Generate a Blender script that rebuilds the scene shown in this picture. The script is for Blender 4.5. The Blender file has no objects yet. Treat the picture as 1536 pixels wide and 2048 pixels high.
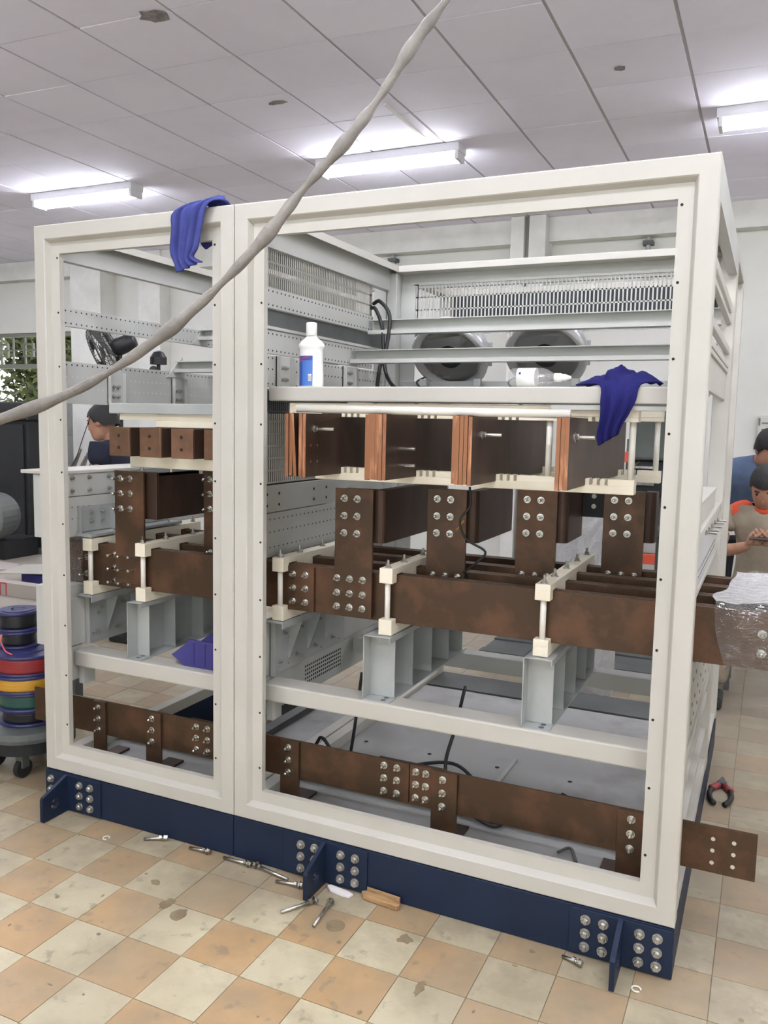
import bpy, math, random
from mathutils import Vector, Matrix
R = random.Random(7)
sc = bpy.context.scene
COL = sc.collection
pi = math.pi

# ------------------------------------------------------------------ camera
CAM = Vector((2.4875, -2.2946, 1.5175))
cr = Vector((0.90712372, 0.42039282, 0.01991072))
cw = Vector((-0.41607149, 0.90290898, -0.10788828))
cu = Vector((-0.06333302, 0.08958374, 0.99396362))
cd = bpy.data.cameras.new('camera')
cam = bpy.data.objects.new('camera', cd)
M = Matrix((cr, cu, -cw)).transposed().to_4x4()
M.translation = CAM
cam.matrix_world = M
cd.sensor_fit = 'HORIZONTAL'
cd.sensor_width = 36.0
cd.lens = 1666.2 / 1536 * 36.0
cd.clip_start = 0.05
COL.objects.link(cam)
sc.camera = cam

# ------------------------------------------------------------------ light
sc.view_settings.view_transform = 'Standard'
sc.view_settings.look = 'None'
sc.view_settings.exposure = 0.95
sc.view_settings.gamma = 1.0
sc.view_settings.use_curve_mapping = False
sc.cycles.use_denoising = True
sc.cycles.max_bounces = 7
sc.cycles.transparent_max_bounces = 12
TUBE = 31.0            # fluorescent tube emission
SKY = 1.6
w = bpy.data.worlds.new('sky')
sc.world = w
w.use_nodes = True
wn = w.node_tree
wn.nodes['Background'].inputs[0].default_value = (0.95, 0.98, 1.0, 1)
wn.nodes['Background'].inputs[1].default_value = SKY


# ------------------------------------------------------------------ materials
def S(c):
    return tuple((x / 12.92 if x <= 0.04045 else ((x + 0.055) / 1.055) ** 2.4) for x in c)


def rgb(r, g, b):
    return S((r / 255, g / 255, b / 255))


MATS = {}


def mat(name, col, rough=0.5, metal=0.0, col2=None, nscale=6.0, nlo=0.4, nhi=0.65, bump=0.0, bscale=80.0,
        emit=None, estr=0.0, coords='Object', stretch=None, spec=0.5, trans=0.0, alpha=1.0, rnd=0.0, detail=6.0):
    m = bpy.data.materials.new(name)
    m.use_nodes = True
    nt = m.node_tree
    b = nt.nodes['Principled BSDF']
    b.inputs['Base Color'].default_value = (*col, 1)
    b.inputs['Roughness'].default_value = rough
    b.inputs['Metallic'].default_value = metal
    b.inputs['Specular IOR Level'].default_value = spec
    if trans:
        b.inputs['Transmission Weight'].default_value = trans
    if alpha < 1:
        b.inputs['Alpha'].default_value = alpha
    if emit:
        b.inputs['Emission Color'].default_value = (*emit, 1)
        b.inputs['Emission Strength'].default_value = estr
    if col2 or bump:
        if coords == 'World':
            tc = nt.nodes.new('ShaderNodeNewGeometry'); out = tc.outputs['Position']
        else:
            tc = nt.nodes.new('ShaderNodeTexCoord'); out = tc.outputs[coords]
        if stretch:
            mp = nt.nodes.new('ShaderNodeMapping'); mp.inputs['Scale'].default_value = stretch
            nt.links.new(out, mp.inputs[0]); out = mp.outputs[0]
    if col2:
        n = nt.nodes.new('ShaderNodeTexNoise')
        n.inputs['Scale'].default_value = nscale
        n.inputs['Detail'].default_value = detail
        n.inputs['Roughness'].default_value = 0.6
        nt.links.new(out, n.inputs['Vector'])
        r = nt.nodes.new('ShaderNodeValToRGB')
        r.color_ramp.elements[0].position = nlo
        r.color_ramp.elements[0].color = (*col, 1)
        r.color_ramp.elements[1].position = nhi
        r.color_ramp.elements[1].color = (*col2, 1)
        nt.links.new(n.outputs['Fac'], r.inputs[0])
        last = r.outputs[0]
        if rnd:
            oi = nt.nodes.new('ShaderNodeObjectInfo')
            mr = nt.nodes.new('ShaderNodeMapRange')
            mr.inputs[3].default_value = 1 - rnd
            mr.inputs[4].default_value = 1 + rnd
            nt.links.new(oi.outputs['Random'], mr.inputs[0])
            mx = nt.nodes.new('ShaderNodeVectorMath'); mx.operation = 'SCALE'
            nt.links.new(last, mx.inputs[0]); nt.links.new(mr.outputs[0], mx.inputs['Scale'])
            last = mx.outputs[0]
        nt.links.new(last, b.inputs['Base Color'])
    if bump:
        n2 = nt.nodes.new('ShaderNodeTexNoise')
        n2.inputs['Scale'].default_value = bscale
        n2.inputs['Detail'].default_value = 4
        nt.links.new(out, n2.inputs['Vector'])
        bp = nt.nodes.new('ShaderNodeBump')
        bp.inputs['Strength'].default_value = bump
        bp.inputs['Distance'].default_value = 0.01
        nt.links.new(n2.outputs['Fac'], bp.inputs['Height'])
        nt.links.new(bp.outputs[0], b.inputs['Normal'])
    MATS[name] = m
    return m


frame_m = mat('light grey powder coat', rgb(194, 191, 181), 0.42, col2=rgb(187, 184, 173), nscale=1.5, coords='World', bump=0.03, bscale=400)
inner_m = mat('cool grey powder coat', rgb(192, 193, 187), 0.45, col2=rgb(180, 181, 175), nscale=2.0, coords='World')
galv_m = mat('grey sheet steel', rgb(174, 177, 173), 0.4, metal=0.1, col2=rgb(160, 163, 160), nscale=3.0, coords='World')
tray_m = mat('floor tray sheet', rgb(164, 164, 161), 0.5, col2=rgb(126, 125, 121), nscale=3.0, nlo=0.5, nhi=0.75, coords='World')
dkgrey_m = mat('dark grey steel', rgb(92, 96, 94), 0.55, col2=rgb(78, 80, 78), nscale=4, coords='World')
hole_m = mat('dark hole', rgb(34, 34, 33), 0.9)  # flat dark discs paint in the dark inside of open holes
navy_m = mat('navy paint', rgb(26, 39, 62), 0.5, spec=.3, col2=rgb(22, 34, 54), nscale=3.0, coords='World')
copper_m = mat('tarnished copper', rgb(76, 58, 42), 0.42, metal=0.5, col2=rgb(116, 82, 60), nscale=7.0, nlo=0.46, nhi=0.78, coords='World', detail=8)
copdk_m = mat('dark tarnished copper', rgb(64, 46, 36), 0.45, metal=0.45, col2=rgb(88, 64, 50), nscale=5.0, nlo=0.45, nhi=0.8, coords='World', stretch=(1, 2, .6))
coped_m = mat('raw copper edge', rgb(146, 98, 68), 0.4, metal=0.45, col2=rgb(214, 156, 118), nscale=14, nlo=0.5, nhi=0.72, coords='World', stretch=(3, 3, .5))
copbr_m = mat('brushed copper', rgb(112, 84, 64), 0.36, metal=0.5, col2=rgb(146, 110, 86), nscale=7.0, nlo=0.4, nhi=0.7, coords='World')
zinc_m = mat('zinc plated steel', rgb(205, 203, 196), 0.25, metal=0.95, col2=rgb(170, 168, 160), nscale=30)
bolt_m = mat('plinth bolt steel', rgb(176, 174, 166), 0.35, metal=0.75)
cream_m = mat('cream insulator', rgb(236, 228, 206), 0.5, col2=rgb(228, 218, 194), nscale=6, coords='World')
whiteplas_m = mat('white plastic', rgb(240, 240, 234), 0.35, col2=rgb(236, 236, 230), nscale=3)
rod_m = mat('white insulating rod', rgb(226, 222, 210), 0.4)
black_m = mat('black rubber', rgb(34, 34, 35), 0.5)
blackm_m = mat('black steel', rgb(24, 26, 28), 0.6, col2=rgb(36, 38, 40), nscale=2, coords='World')
cable_m = mat('grey cable jacket', rgb(136, 130, 122), 0.55, col2=rgb(112, 107, 100), nscale=14, nlo=.35, nhi=.7, bump=0.25, bscale=120)
bluecl_m = mat('blue cloth', rgb(68, 74, 134), 0.9, spec=.2, col2=rgb(58, 64, 122), nscale=12, bump=0.2, bscale=300)
bluedk_m = mat('royal blue cloth', rgb(34, 34, 98), 0.9, spec=.2, col2=rgb(26, 26, 82), nscale=12, bump=0.2, bscale=300)
bin_m = mat('blue plastic', rgb(60, 58, 124), 0.4, col2=rgb(54, 52, 116), nscale=4)
spool_m = mat('blue spool plastic', rgb(52, 54, 104), 0.35, col2=rgb(46, 48, 92), nscale=5)
wall_m = mat('white painted wall', rgb(222, 222, 214), 0.8, col2=rgb(206, 205, 196), nscale=0.9, nlo=.35, nhi=.8, coords='World', bump=0.05, bscale=30)
trim_m = mat('white painted concrete', rgb(226, 225, 218), 0.8, col2=rgb(212, 211, 203), nscale=3, coords='World')
ceil_m = mat('ceiling board', rgb(246, 243, 254), 0.85, col2=rgb(238, 234, 246), nscale=1.6, nlo=.4, nhi=.75, coords='World', rnd=0.03)
ceilgap_m = mat('ceiling joint', rgb(186, 182, 184), 0.9)
glass_m = None
chrome_m = mat('polished fan shroud', rgb(206, 207, 208), 0.22, metal=0.35)
fanin_m = mat('grey fan throat', rgb(178, 179, 180), 0.4, metal=0.1)
fan_m = mat('fan blade black', rgb(26, 27, 30), 0.25)
lampbody_m = mat('lamp body', rgb(225, 225, 228), 0.5)
tube_m = mat('lit fluorescent tube', (0.9, 0.9, 1), 0.4, emit=(0.9, 0.92, 1.0), estr=TUBE)
skin_m = mat('skin', rgb(176, 132, 108), 0.55, col2=rgb(160, 116, 92), nscale=14)
hair_m = mat('black hair', rgb(26, 24, 24), 0.6, bump=0.5, bscale=150)
polo_m = mat('navy polo', rgb(30, 34, 52), 0.9, col2=rgb(26, 29, 44), nscale=8)
khaki_m = mat('khaki work cloth', rgb(150, 138, 120), 0.9, col2=rgb(128, 117, 100), nscale=7)
orange_m = mat('orange cloth', rgb(206, 82, 50), 0.9, col2=rgb(190, 72, 42), nscale=9)
denim_m = mat('blue grey shirt', rgb(86, 102, 128), 0.9, col2=rgb(74, 89, 114), nscale=9)
darkpant_m = mat('dark trousers', rgb(34, 36, 44), 0.9)
wood_m = mat('splintered wood', rgb(176, 142, 100), 0.8, col2=rgb(140, 106, 70), nscale=10, stretch=(1, 8, 8))
paper_m = mat('white paper', rgb(238, 234, 232), 0.8)
red_m = mat('red wire', rgb(150, 44, 46), 0.4, col2=rgb(124, 34, 38), nscale=8, stretch=(.3, .3, 12), coords='Object')
yellow_m = mat('yellow wire', rgb(204, 156, 52), 0.4, col2=rgb(176, 128, 38), nscale=8, stretch=(.3, .3, 12))
green_m = mat('green wire', rgb(36, 84, 74), 0.4, col2=rgb(28, 66, 60), nscale=8, stretch=(.3, .3, 12))
blackw_m = mat('black wire', rgb(30, 31, 36), 0.4, col2=rgb(22, 22, 26), nscale=8, stretch=(.3, .3, 12))
pink_m = mat('pink wire end', rgb(216, 90, 96), 0.4)
orangep_m = mat('orange steel', rgb(208, 84, 58), 0.5)
leaf_m = mat('leaves', rgb(44, 52, 30), 0.7, col2=rgb(92, 100, 54), nscale=3, coords='World')
bark_m = mat('bark', rgb(80, 72, 60), 0.9)
ground_m = mat('pale yard ground', rgb(222, 220, 200), 0.9)
concrete_m = mat('worn concrete', rgb(168, 161, 149), 0.75, col2=rgb(146, 138, 126), nscale=1.2, nlo=.35, nhi=.75, coords='World')
greyblock_m = mat('grey painted block', rgb(150, 152, 146), 0.8, col2=rgb(136, 138, 132), nscale=4, coords='World')
label_m = mat('blue label', rgb(70, 112, 186), 0.4)
labeldk_m = mat('dark blue label', rgb(50, 76, 150), 0.4)
redink_m = mat('red lettering', rgb(196, 60, 70), 0.6)
greyink_m = mat('grey print', rgb(120, 118, 122), 0.6)
navyink_m = mat('navy print', rgb(44, 50, 110), 0.6)
machine_m = mat('grey green machine paint', rgb(92, 98, 92), 0.5, col2=rgb(80, 86, 80), nscale=5)
phone_m = mat('dark phone', rgb(30, 28, 30), 0.3)
lav_m = mat('plier grip red', rgb(160, 70, 70), 0.5)


def film(name, white, gl):
    m = bpy.data.materials.new(name); m.use_nodes = True
    nt = m.node_tree
    for n in list(nt.nodes):
        nt.nodes.remove(n)
    o = nt.nodes.new('ShaderNodeOutputMaterial')
    t = nt.nodes.new('ShaderNodeBsdfTransparent')
    g = nt.nodes.new('ShaderNodeBsdfGlossy'); g.inputs['Roughness'].default_value = 0.1
    d = nt.nodes.new('ShaderNodeBsdfDiffuse'); d.inputs[0].default_value = (.85, .84, .83, 1)
    n = nt.nodes.new('ShaderNodeTexNoise'); n.inputs['Scale'].default_value = 18; n.inputs['Detail'].default_value = 3
    n.inputs['Distortion'].default_value = 1.5
    bp = nt.nodes.new('ShaderNodeBump'); bp.inputs['Strength'].default_value = 1.0; bp.inputs['Distance'].default_value = 0.02
    nt.links.new(n.outputs[0], bp.inputs['Height']); nt.links.new(bp.outputs[0], g.inputs['Normal'])
    m1 = nt.nodes.new('ShaderNodeMixShader'); m1.inputs[0].default_value = white
    nt.links.new(t.outputs[0], m1.inputs[1]); nt.links.new(d.outputs[0], m1.inputs[2])
    fr0 = nt.nodes.new('ShaderNodeLayerWeight'); fr0.inputs[0].default_value = gl
    nt.links.new(bp.outputs[0], fr0.inputs['Normal'])
    fr = nt.nodes.new('ShaderNodeMath'); fr.operation = 'MULTIPLY_ADD'; fr.inputs[1].default_value = .6; fr.inputs[2].default_value = .05
    nt.links.new(fr0.outputs['Facing'], fr.inputs[0])
    m2 = nt.nodes.new('ShaderNodeMixShader')
    nt.links.new(fr.outputs[0], m2.inputs[0])
    nt.links.new(m1.outputs[0], m2.inputs[1]); nt.links.new(g.outputs[0], m2.inputs[2])
    nt.links.new(m2.outputs[0], o.inputs[0])
    MATS[name] = m
    return m


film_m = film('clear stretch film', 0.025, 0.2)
filmw_m = film('bubble film and ceiling-lit film top', 0.62, 0.3)  # bubble film of the panel; on sleeve tops its white paints ceiling light
clearpl_m = film('clear bottle plastic', 0.12, 0.3)


def tile_mat(name, c1, c2):
    m = mat(name, c1, 0.42, col2=c2, nscale=5.0, nlo=0.35, nhi=0.75, coords='World', rnd=0.07)
    nt = m.node_tree
    b = nt.nodes['Principled BSDF']
    src = b.inputs['Base Color'].links[0].from_socket
    geo = nt.nodes.new('ShaderNodeNewGeometry')
    # splotchy oil stains
    v = nt.nodes.new('ShaderNodeTexNoise'); v.inputs['Scale'].default_value = 17; v.inputs['Detail'].default_value = 5; v.inputs['Roughness'].default_value = .55
    nt.links.new(geo.outputs['Position'], v.inputs['Vector'])
    r = nt.nodes.new('ShaderNodeValToRGB')
    r.color_ramp.elements[0].position = .60; r.color_ramp.elements[0].color = (0, 0, 0, 1)
    r.color_ramp.elements[1].position = .68; r.color_ramp.elements[1].color = (.55, .55, .55, 1)
    nt.links.new(v.outputs[0], r.inputs[0])
    mx = nt.nodes.new('ShaderNodeMix'); mx.data_type = 'RGBA'
    mx.inputs[7].default_value = (*rgb(112, 104, 88), 1)
    nt.links.new(r.outputs[0], mx.inputs[0]); nt.links.new(src, mx.inputs[6])
    # dusty grey zones
    v2 = nt.nodes.new('ShaderNodeTexNoise'); v2.inputs['Scale'].default_value = 1.5; v2.inputs['Detail'].default_value = 3
    nt.links.new(geo.outputs['Position'], v2.inputs['Vector'])
    r2 = nt.nodes.new('ShaderNodeValToRGB')
    r2.color_ramp.elements[0].position = .40; r2.color_ramp.elements[0].color = (0, 0, 0, 1)
    r2.color_ramp.elements[1].position = .72; r2.color_ramp.elements[1].color = (.75, .75, .75, 1)
    nt.links.new(v2.outputs[0], r2.inputs[0])
    mx2 = nt.nodes.new('ShaderNodeMix'); mx2.data_type = 'RGBA'
    mx2.inputs[7].default_value = (*rgb(158, 146, 124), 1)
    nt.links.new(r2.outputs[0], mx2.inputs[0]); nt.links.new(mx.outputs[2], mx2.inputs[6])
    # general grime and a greyer tone towards the plinth
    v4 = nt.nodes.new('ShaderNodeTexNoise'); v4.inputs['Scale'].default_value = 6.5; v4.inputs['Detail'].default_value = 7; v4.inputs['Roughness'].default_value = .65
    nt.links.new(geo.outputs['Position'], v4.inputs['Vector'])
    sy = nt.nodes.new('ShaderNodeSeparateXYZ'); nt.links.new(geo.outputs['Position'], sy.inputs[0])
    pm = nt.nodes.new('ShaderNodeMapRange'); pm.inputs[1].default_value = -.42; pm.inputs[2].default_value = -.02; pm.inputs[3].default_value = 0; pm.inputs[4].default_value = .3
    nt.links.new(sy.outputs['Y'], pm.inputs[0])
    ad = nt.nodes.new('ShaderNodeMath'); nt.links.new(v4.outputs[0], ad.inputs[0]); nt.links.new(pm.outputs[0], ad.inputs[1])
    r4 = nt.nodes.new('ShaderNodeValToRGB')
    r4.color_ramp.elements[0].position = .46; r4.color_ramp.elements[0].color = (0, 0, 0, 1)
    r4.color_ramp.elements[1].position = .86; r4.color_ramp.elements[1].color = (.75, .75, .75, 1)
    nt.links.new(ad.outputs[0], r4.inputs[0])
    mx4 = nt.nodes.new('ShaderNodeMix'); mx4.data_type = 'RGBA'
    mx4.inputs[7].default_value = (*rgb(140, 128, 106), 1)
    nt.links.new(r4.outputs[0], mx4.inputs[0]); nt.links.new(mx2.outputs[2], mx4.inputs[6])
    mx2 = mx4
    # the floor turns steadily greyer from the cabinet front towards the back
    sx = nt.nodes.new('ShaderNodeSeparateXYZ'); nt.links.new(geo.outputs['Position'], sx.inputs[0])
    mr = nt.nodes.new('ShaderNodeMapRange'); mr.inputs[1].default_value = 0.1; mr.inputs[2].default_value = 2.6
    mr.inputs[3].default_value = 0; mr.inputs[4].default_value = .62
    nt.links.new(sx.outputs['Y'], mr.inputs[0])
    mx3 = nt.nodes.new('ShaderNodeMix'); mx3.data_type = 'RGBA'
    mx3.inputs[7].default_value = (*rgb(158, 150, 134), 1)
    nt.links.new(mr.outputs[0], mx3.inputs[0]); nt.links.new(mx2.outputs[2], mx3.inputs[6])
    nt.links.new(mx3.outputs[2], b.inputs['Base Color'])
    return m


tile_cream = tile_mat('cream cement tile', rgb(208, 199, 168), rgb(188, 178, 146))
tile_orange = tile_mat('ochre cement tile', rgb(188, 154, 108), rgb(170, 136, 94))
grout_m = mat('grout', rgb(130, 118, 98), 0.9)


# ------------------------------------------------------------------ mesh helpers
class MB:
    def __init__(s):
        s.v = []; s.f = []; s.mi = []; s.m = 0

    def add(s, vs, fs):
        o = len(s.v)
        s.v += [tuple(p) for p in vs]
        for f in fs:
            s.f.append(tuple(i + o for i in f)); s.mi.append(s.m)
        return s

    def box(s, x0, x1, y0, y1, z0, z1):
        if x0 > x1: x0, x1 = x1, x0
        if y0 > y1: y0, y1 = y1, y0
        if z0 > z1: z0, z1 = z1, z0
        vs = [(x, y, z) for z in (z0, z1) for y in (y0, y1) for x in (x0, x1)]
        return s.add(vs, [(0, 2, 3, 1), (4, 5, 7, 6), (0, 1, 5, 4), (2, 6, 7, 3), (0, 4, 6, 2), (1, 3, 7, 5)])

    def prism(s, poly, ax, a0, a1):
        """poly: 2D points in the two remaining axes (order xyz minus ax), extruded along ax"""
        n = len(poly)

        def P(p, a):
            return (a, p[0], p[1]) if ax == 'x' else (p[0], a, p[1]) if ax == 'y' else (p[0], p[1], a)
        vs = [P(p, a0) for p in poly] + [P(p, a1) for p in poly]
        fs = [tuple(range(n))[::-1], tuple(range(n, 2 * n))]
        fs += [(i, (i + 1) % n, (i + 1) % n + n, i + n) for i in range(n)]
        return s.add(vs, fs)

    def cyl(s, p0, p1, r, n=12, r1=None, cap=True):
        p0 = Vector(p0); p1 = Vector(p1); r1 = r if r1 is None else r1
        d = (p1 - p0).normalized()
        a = d.orthogonal().normalized(); b = d.cross(a)
        vs = []
        for p, rr in ((p0, r), (p1, r1)):
            vs += [p + (a * math.cos(2 * pi * i / n) + b * math.sin(2 * pi * i / n)) * rr for i in range(n)]
        fs = [(i, (i + 1) % n, (i + 1) % n + n, i + n) for i in range(n)]
        if cap:
            fs += [tuple(range(n))[::-1], tuple(range(n, 2 * n))]
        return s.add(vs, fs)

    def tube(s, pts, r, n=8, rs=None):
        pts = [Vector(p) for p in pts]
        t0 = (pts[1] - pts[0]).normalized()
        a = t0.orthogonal().normalized()
        vs = []; fs = []
        for k, p in enumerate(pts):
            t = (pts[min(k + 1, len(pts) - 1)] - pts[max(k - 1, 0)]).normalized()
            a = (a - t * a.dot(t)).normalized(); b = t.cross(a)
            rr = rs[k] if rs else r
            vs += [p + (a * math.cos(2 * pi * i / n) + b * math.sin(2 * pi * i / n)) * rr for i in range(n)]
        for k in range(len(pts) - 1):
            o = k * n
            fs += [(o + i, o + (i + 1) % n, o + (i + 1) % n + n, o + i + n) for i in range(n)]
        fs += [tuple(range(n))[::-1], tuple(range(len(vs) - n, len(vs)))]
        return s.add(vs, fs)

    def lathe(s, prof, o, ax=(0, 0, 1), n=24, squash=1.0):
        """prof: (radius, height) pairs along ax from o"""
        o = Vector(o); ax = Vector(ax).normalized()
        a = ax.orthogonal().normalized() if abs(ax.z) < .99 else Vector((1, 0, 0))
        b = ax.cross(a)
        vs = []; fs = []
        for r_, h in prof:
            vs += [o + ax * h + (a * math.cos(2 * pi * i / n) + b * math.sin(2 * pi * i / n) * squash) * max(r_, 1e-4) for i in range(n)]
        for k in range(len(prof) - 1):
            q = k * n
            fs += [(q + i, q + (i + 1) % n, q + (i + 1) % n + n, q + i + n) for i in range(n)]
        fs += [tuple(range(n))[::-1], tuple(range(len(vs) - n, len(vs)))]
        return s.add(vs, fs)

    def disc(s, c, nrm, r, n=6, t=0.0006):
        c = Vector(c); nrm = Vector(nrm).normalized()
        return s.cyl(c - nrm * 0.0004, c + nrm * t, r, n)

    def sweep_frame(s, x0, x1, z0, z1, prof, side, zb=None):
        """mitred picture-frame member; prof: (inset, y). side: l r t b"""
        vs = []; n = len(prof)
        for d, y in prof:
            if side == 'l': e = ((x0 + d, y, z0 + d), (x0 + d, y, z1 - d))
            if side == 'r': e = ((x1 - d, y, z1 - d), (x1 - d, y, z0 + d))
            if side == 't': e = ((x0 + d, y, z1 - d), (x1 - d, y, z1 - d))
            if side == 'b': e = ((x1 - d, y, z0 + d), (x0 + d, y, z0 + d))
            vs += list(e)
        fs = []
        for i in range(n):
            j = (i + 1) % n
            fs.append((2 * i, 2 * i + 1, 2 * j + 1, 2 * j))
        fs += [tuple(2 * i for i in range(n))[::-1], tuple(2 * i + 1 for i in range(n))]
        return s.add(vs, fs)

    def mesh(s, name, mats, origin=(0, 0, 0), smooth=False):
        o = Vector(origin)
        me = bpy.data.meshes.new(name)
        me.from_pydata([tuple(Vector(p) - o) for p in s.v], [], s.f)
        if not isinstance(mats, (list, tuple)): mats = [mats]
        for m in mats: me.materials.append(m)
        if len(mats) > 1:
            me.polygons.foreach_set('material_index', s.mi)
        if smooth:
            me.polygons.foreach_set('use_smooth', [True] * len(me.polygons))
        me.update()
        return me

    def build(s, name, mats, parent=None, smooth=False, bevel=0.0, label=None, kind=None):
        org = ROOT.get(parent.name, (0, 0, 0)) if parent else (0, 0, 0)
        me = s.mesh(name, mats, org, smooth)
        return put(name, me, parent, bevel=bevel, label=label, kind=kind, org=org)


ROOT = {}


def put(name, me, parent=None, loc=None, rot=None, bevel=0.0, label=None, kind=None, org=None):
    """link an object; loc is a world position"""
    ob = bpy.data.objects.new(name, me)
    COL.objects.link(ob)
    org = Vector(ROOT.get(parent.name, (0, 0, 0))) if parent else Vector((0, 0, 0))
    if loc is not None:
        ob.location = Vector(loc) - org
    if rot is not None:
        ob.rotation_euler = rot
    if parent:
        ob.parent = parent
        ROOT[ob.name] = tuple(org)
    if bevel:
        m = ob.modifiers.new('edge', 'BEVEL'); m.width = bevel; m.segments = 2; m.limit_method = 'ANGLE'; m.angle_limit = 0.7
    if label: ob['label'] = label
    if kind: ob['kind'] = kind
    return ob


def thing(name, label, cat, loc=(0, 0, 0), group=None):
    o = bpy.data.objects.new(name, None)
    COL.objects.link(o)
    o.location = loc
    o.empty_display_size = 0.05
    ROOT[o.name] = tuple(loc)
    o['label'] = label; o['category'] = cat
    if group: o['group'] = group
    return o


def tag(o, label, cat, group=None):
    o['label'] = label; o['category'] = cat
    if group: o['group'] = group
    return o


def struct(o):
    o['kind'] = 'structure'
    return o


def bez(pts, n=8):
    """catmull-rom through points"""
    P = [Vector(p) for p in pts]
    P = [P[0] * 2 - P[1]] + P + [P[-1] * 2 - P[-2]]
    out = []
    for i in range(1, len(P) - 2):
        for k in range(n):
            t = k / n
            a, b, c, d = P[i - 1], P[i], P[i + 1], P[i + 2]
            out.append(0.5 * ((2 * b) + (c - a) * t + (2 * a - 5 * b + 4 * c - d) * t * t + (3 * b - a - 3 * c + d) * t ** 3))
    out.append(P[-2])
    return out


def bolt_mesh(name, stud, washer=0.0125, nut=0.0095, r=0.0055, m=zinc_m):
    b = MB()
    b.cyl((0, 0, 0), (0, -.003, 0), washer, 12)
    b.cyl((0, -.003, 0), (0, -.011, 0), nut, 6)
    b.cyl((0, -.011, 0), (0, -.011 - stud, 0), r, 8)
    b.cyl((0, -.011 - stud, 0), (0, -.014 - stud, 0), r, 8, r * .6)
    return b.mesh(name, m)


B_SHORT = bolt_mesh('bolt', .012)
B_LONG = bolt_mesh('bolt', .034, r=.0058)
b = MB()
b.cyl((0, 0, 0), (0, -.003, 0), .0145, 14)
b.cyl((0, -.003, 0), (0, -.011, 0), .0125, 6)
b.cyl((0, -.011, 0), (0, -.016, 0), .009, 10, .006)
B_PLINTH = b.mesh('bolt', bolt_m)
b = MB()
b.cyl((0, 0, 0), (0, -.002, 0), .009, 8); b.cyl((0, -.002, 0), (0, -.009, 0), .0065, 6); b.cyl((0, -.009, 0), (0, -.016, 0), .0035, 6)
B_SMALL = b.mesh('screw', bolt_m)


def bolts(parent, pts, me=B_SHORT, rot=None, name='bolt', jit=True):
    for p in pts:
        put(name, me, parent, loc=p, rot=rot or ((0, R.uniform(0, 1), 0) if jit else None))


# ------------------------------------------------------------------ the room
H = 3.6
XL, XR, YF, YB = -10.0, 8.0, -5.5, 6.42
T0X, T0Y, TS = 0.083, -0.907, 0.1958
floor = struct(MB().box(XL, XR, YF, YB, -.2, -.012).build('floor', concrete_m))
TX0, TX1, TY0, TY1 = -2.27, 4.98, -1.3, 3.4
g = MB().box(TX0, TX1, TY0, TY1, -.012, -.003).build('grout_bed', grout_m, floor)
b = MB(); b.box(XL, TX0, YF, YB, -.012, 0); b.box(TX1, XR, YF, YB, -.012, 0); b.box(TX0, TX1, TY1, YB, -.012, 0); b.box(TX0, TX1, YF, TY0, -.012, 0)
b.build('concrete_slab', concrete_m, floor)


def tile_mesh(m):
    h = TS / 2 - .0011
    t = MB()
    t.box(-h, h, -h, h, -.008, 0)
    return t.mesh('tile', m)


TM = {0: tile_mesh(tile_cream), 1: tile_mesh(tile_orange)}


def pix(p):
    d = Vector(p) - CAM
    z = d.dot(cw)
    if z < .2: return None
    return (768 + 1666.2 * d.dot(cr) / z, 1024 - 1666.2 * d.dot(cu) / z, z)


cand = []
for i in range(-12, 25):
    for j in range(-2, 22):
        x = T0X + (i + .5) * TS; y = T0Y + (j + .5) * TS
        q = pix((x, y, 0))
        vis = q and -60 < q[0] < 1596 and -60 < q[1] < 2110
        under = 0.03 < x < 2.3 and .06 < y < 1.9
        area = 1 / q[2] ** 3 if q else 0
        cand.append((not vis, under, -area, i, j))
cand.sort()
rest = {0: MB(), 1: MB()}
for k, (nv, un, a, i, j) in enumerate(cand):
    x = T0X + (i + .5) * TS; y = T0Y + (j + .5) * TS
    c = (i + j) % 2
    if k < 296 and not nv:
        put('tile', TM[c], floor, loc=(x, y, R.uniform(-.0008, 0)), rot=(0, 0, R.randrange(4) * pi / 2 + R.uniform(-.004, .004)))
    else:
        h = TS / 2 - .0011
        rest[c].box(x - h, x + h, y - h, y + h, -.008, -.0004)
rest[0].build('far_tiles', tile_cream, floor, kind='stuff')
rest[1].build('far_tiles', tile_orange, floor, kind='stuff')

ceiling = struct(MB().box(XL, XR, YF, YB, H + .008, H + .2).build('ceiling', ceilgap_m))
CX, CY, CSX, CSY, SH = 0.132, 1.949, 0.597, 0.585, 0.037
far = MB()
b = MB()
hx, hy = CSX / 2 - .010, CSY / 2 - .003
vs = [(-hx, -hy - SH * hx, 0), (hx, -hy + SH * hx, 0), (hx, hy + SH * hx, 0), (-hx, hy - SH * hx, 0)]
b.add(vs + [(p[0], p[1], .0078) for p in vs], [(3, 2, 1, 0), (4, 5, 6, 7), (0, 1, 5, 4), (1, 2, 6, 5), (2, 3, 7, 6), (3, 0, 4, 7)])
CT = b.mesh('ceiling_board', ceil_m)
for i in range(-17, 14):
    for j in range(-14, 9):
        x = CX + (i + .5) * CSX; y = CY + (j + .5) * CSY + SH * (x - CX)
        if not (XL + .3 < x < XR - .3 and YF + .3 < y < YB + .25): continue
        q = pix((x, y, H))
        if q and -150 < q[0] < 1690 and -150 < q[1] < 620:
            put('ceiling_board', CT, ceiling, loc=(x, y, H + R.uniform(0, .003)), rot=(R.uniform(-.003, .003), R.uniform(-.003, .003), 0))
        else:
            far.add([(x + p[0], y + p[1], H) for p in vs], [(3, 2, 1, 0)])
far.build('far_boards', ceil_m, ceiling, kind='stuff')
# dark stains on the boards and a pale batten near the lamp
st = mat('ceiling stain', rgb(120, 114, 114), 0.9, col2=rgb(160, 154, 152), nscale=20, coords='World')


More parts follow.
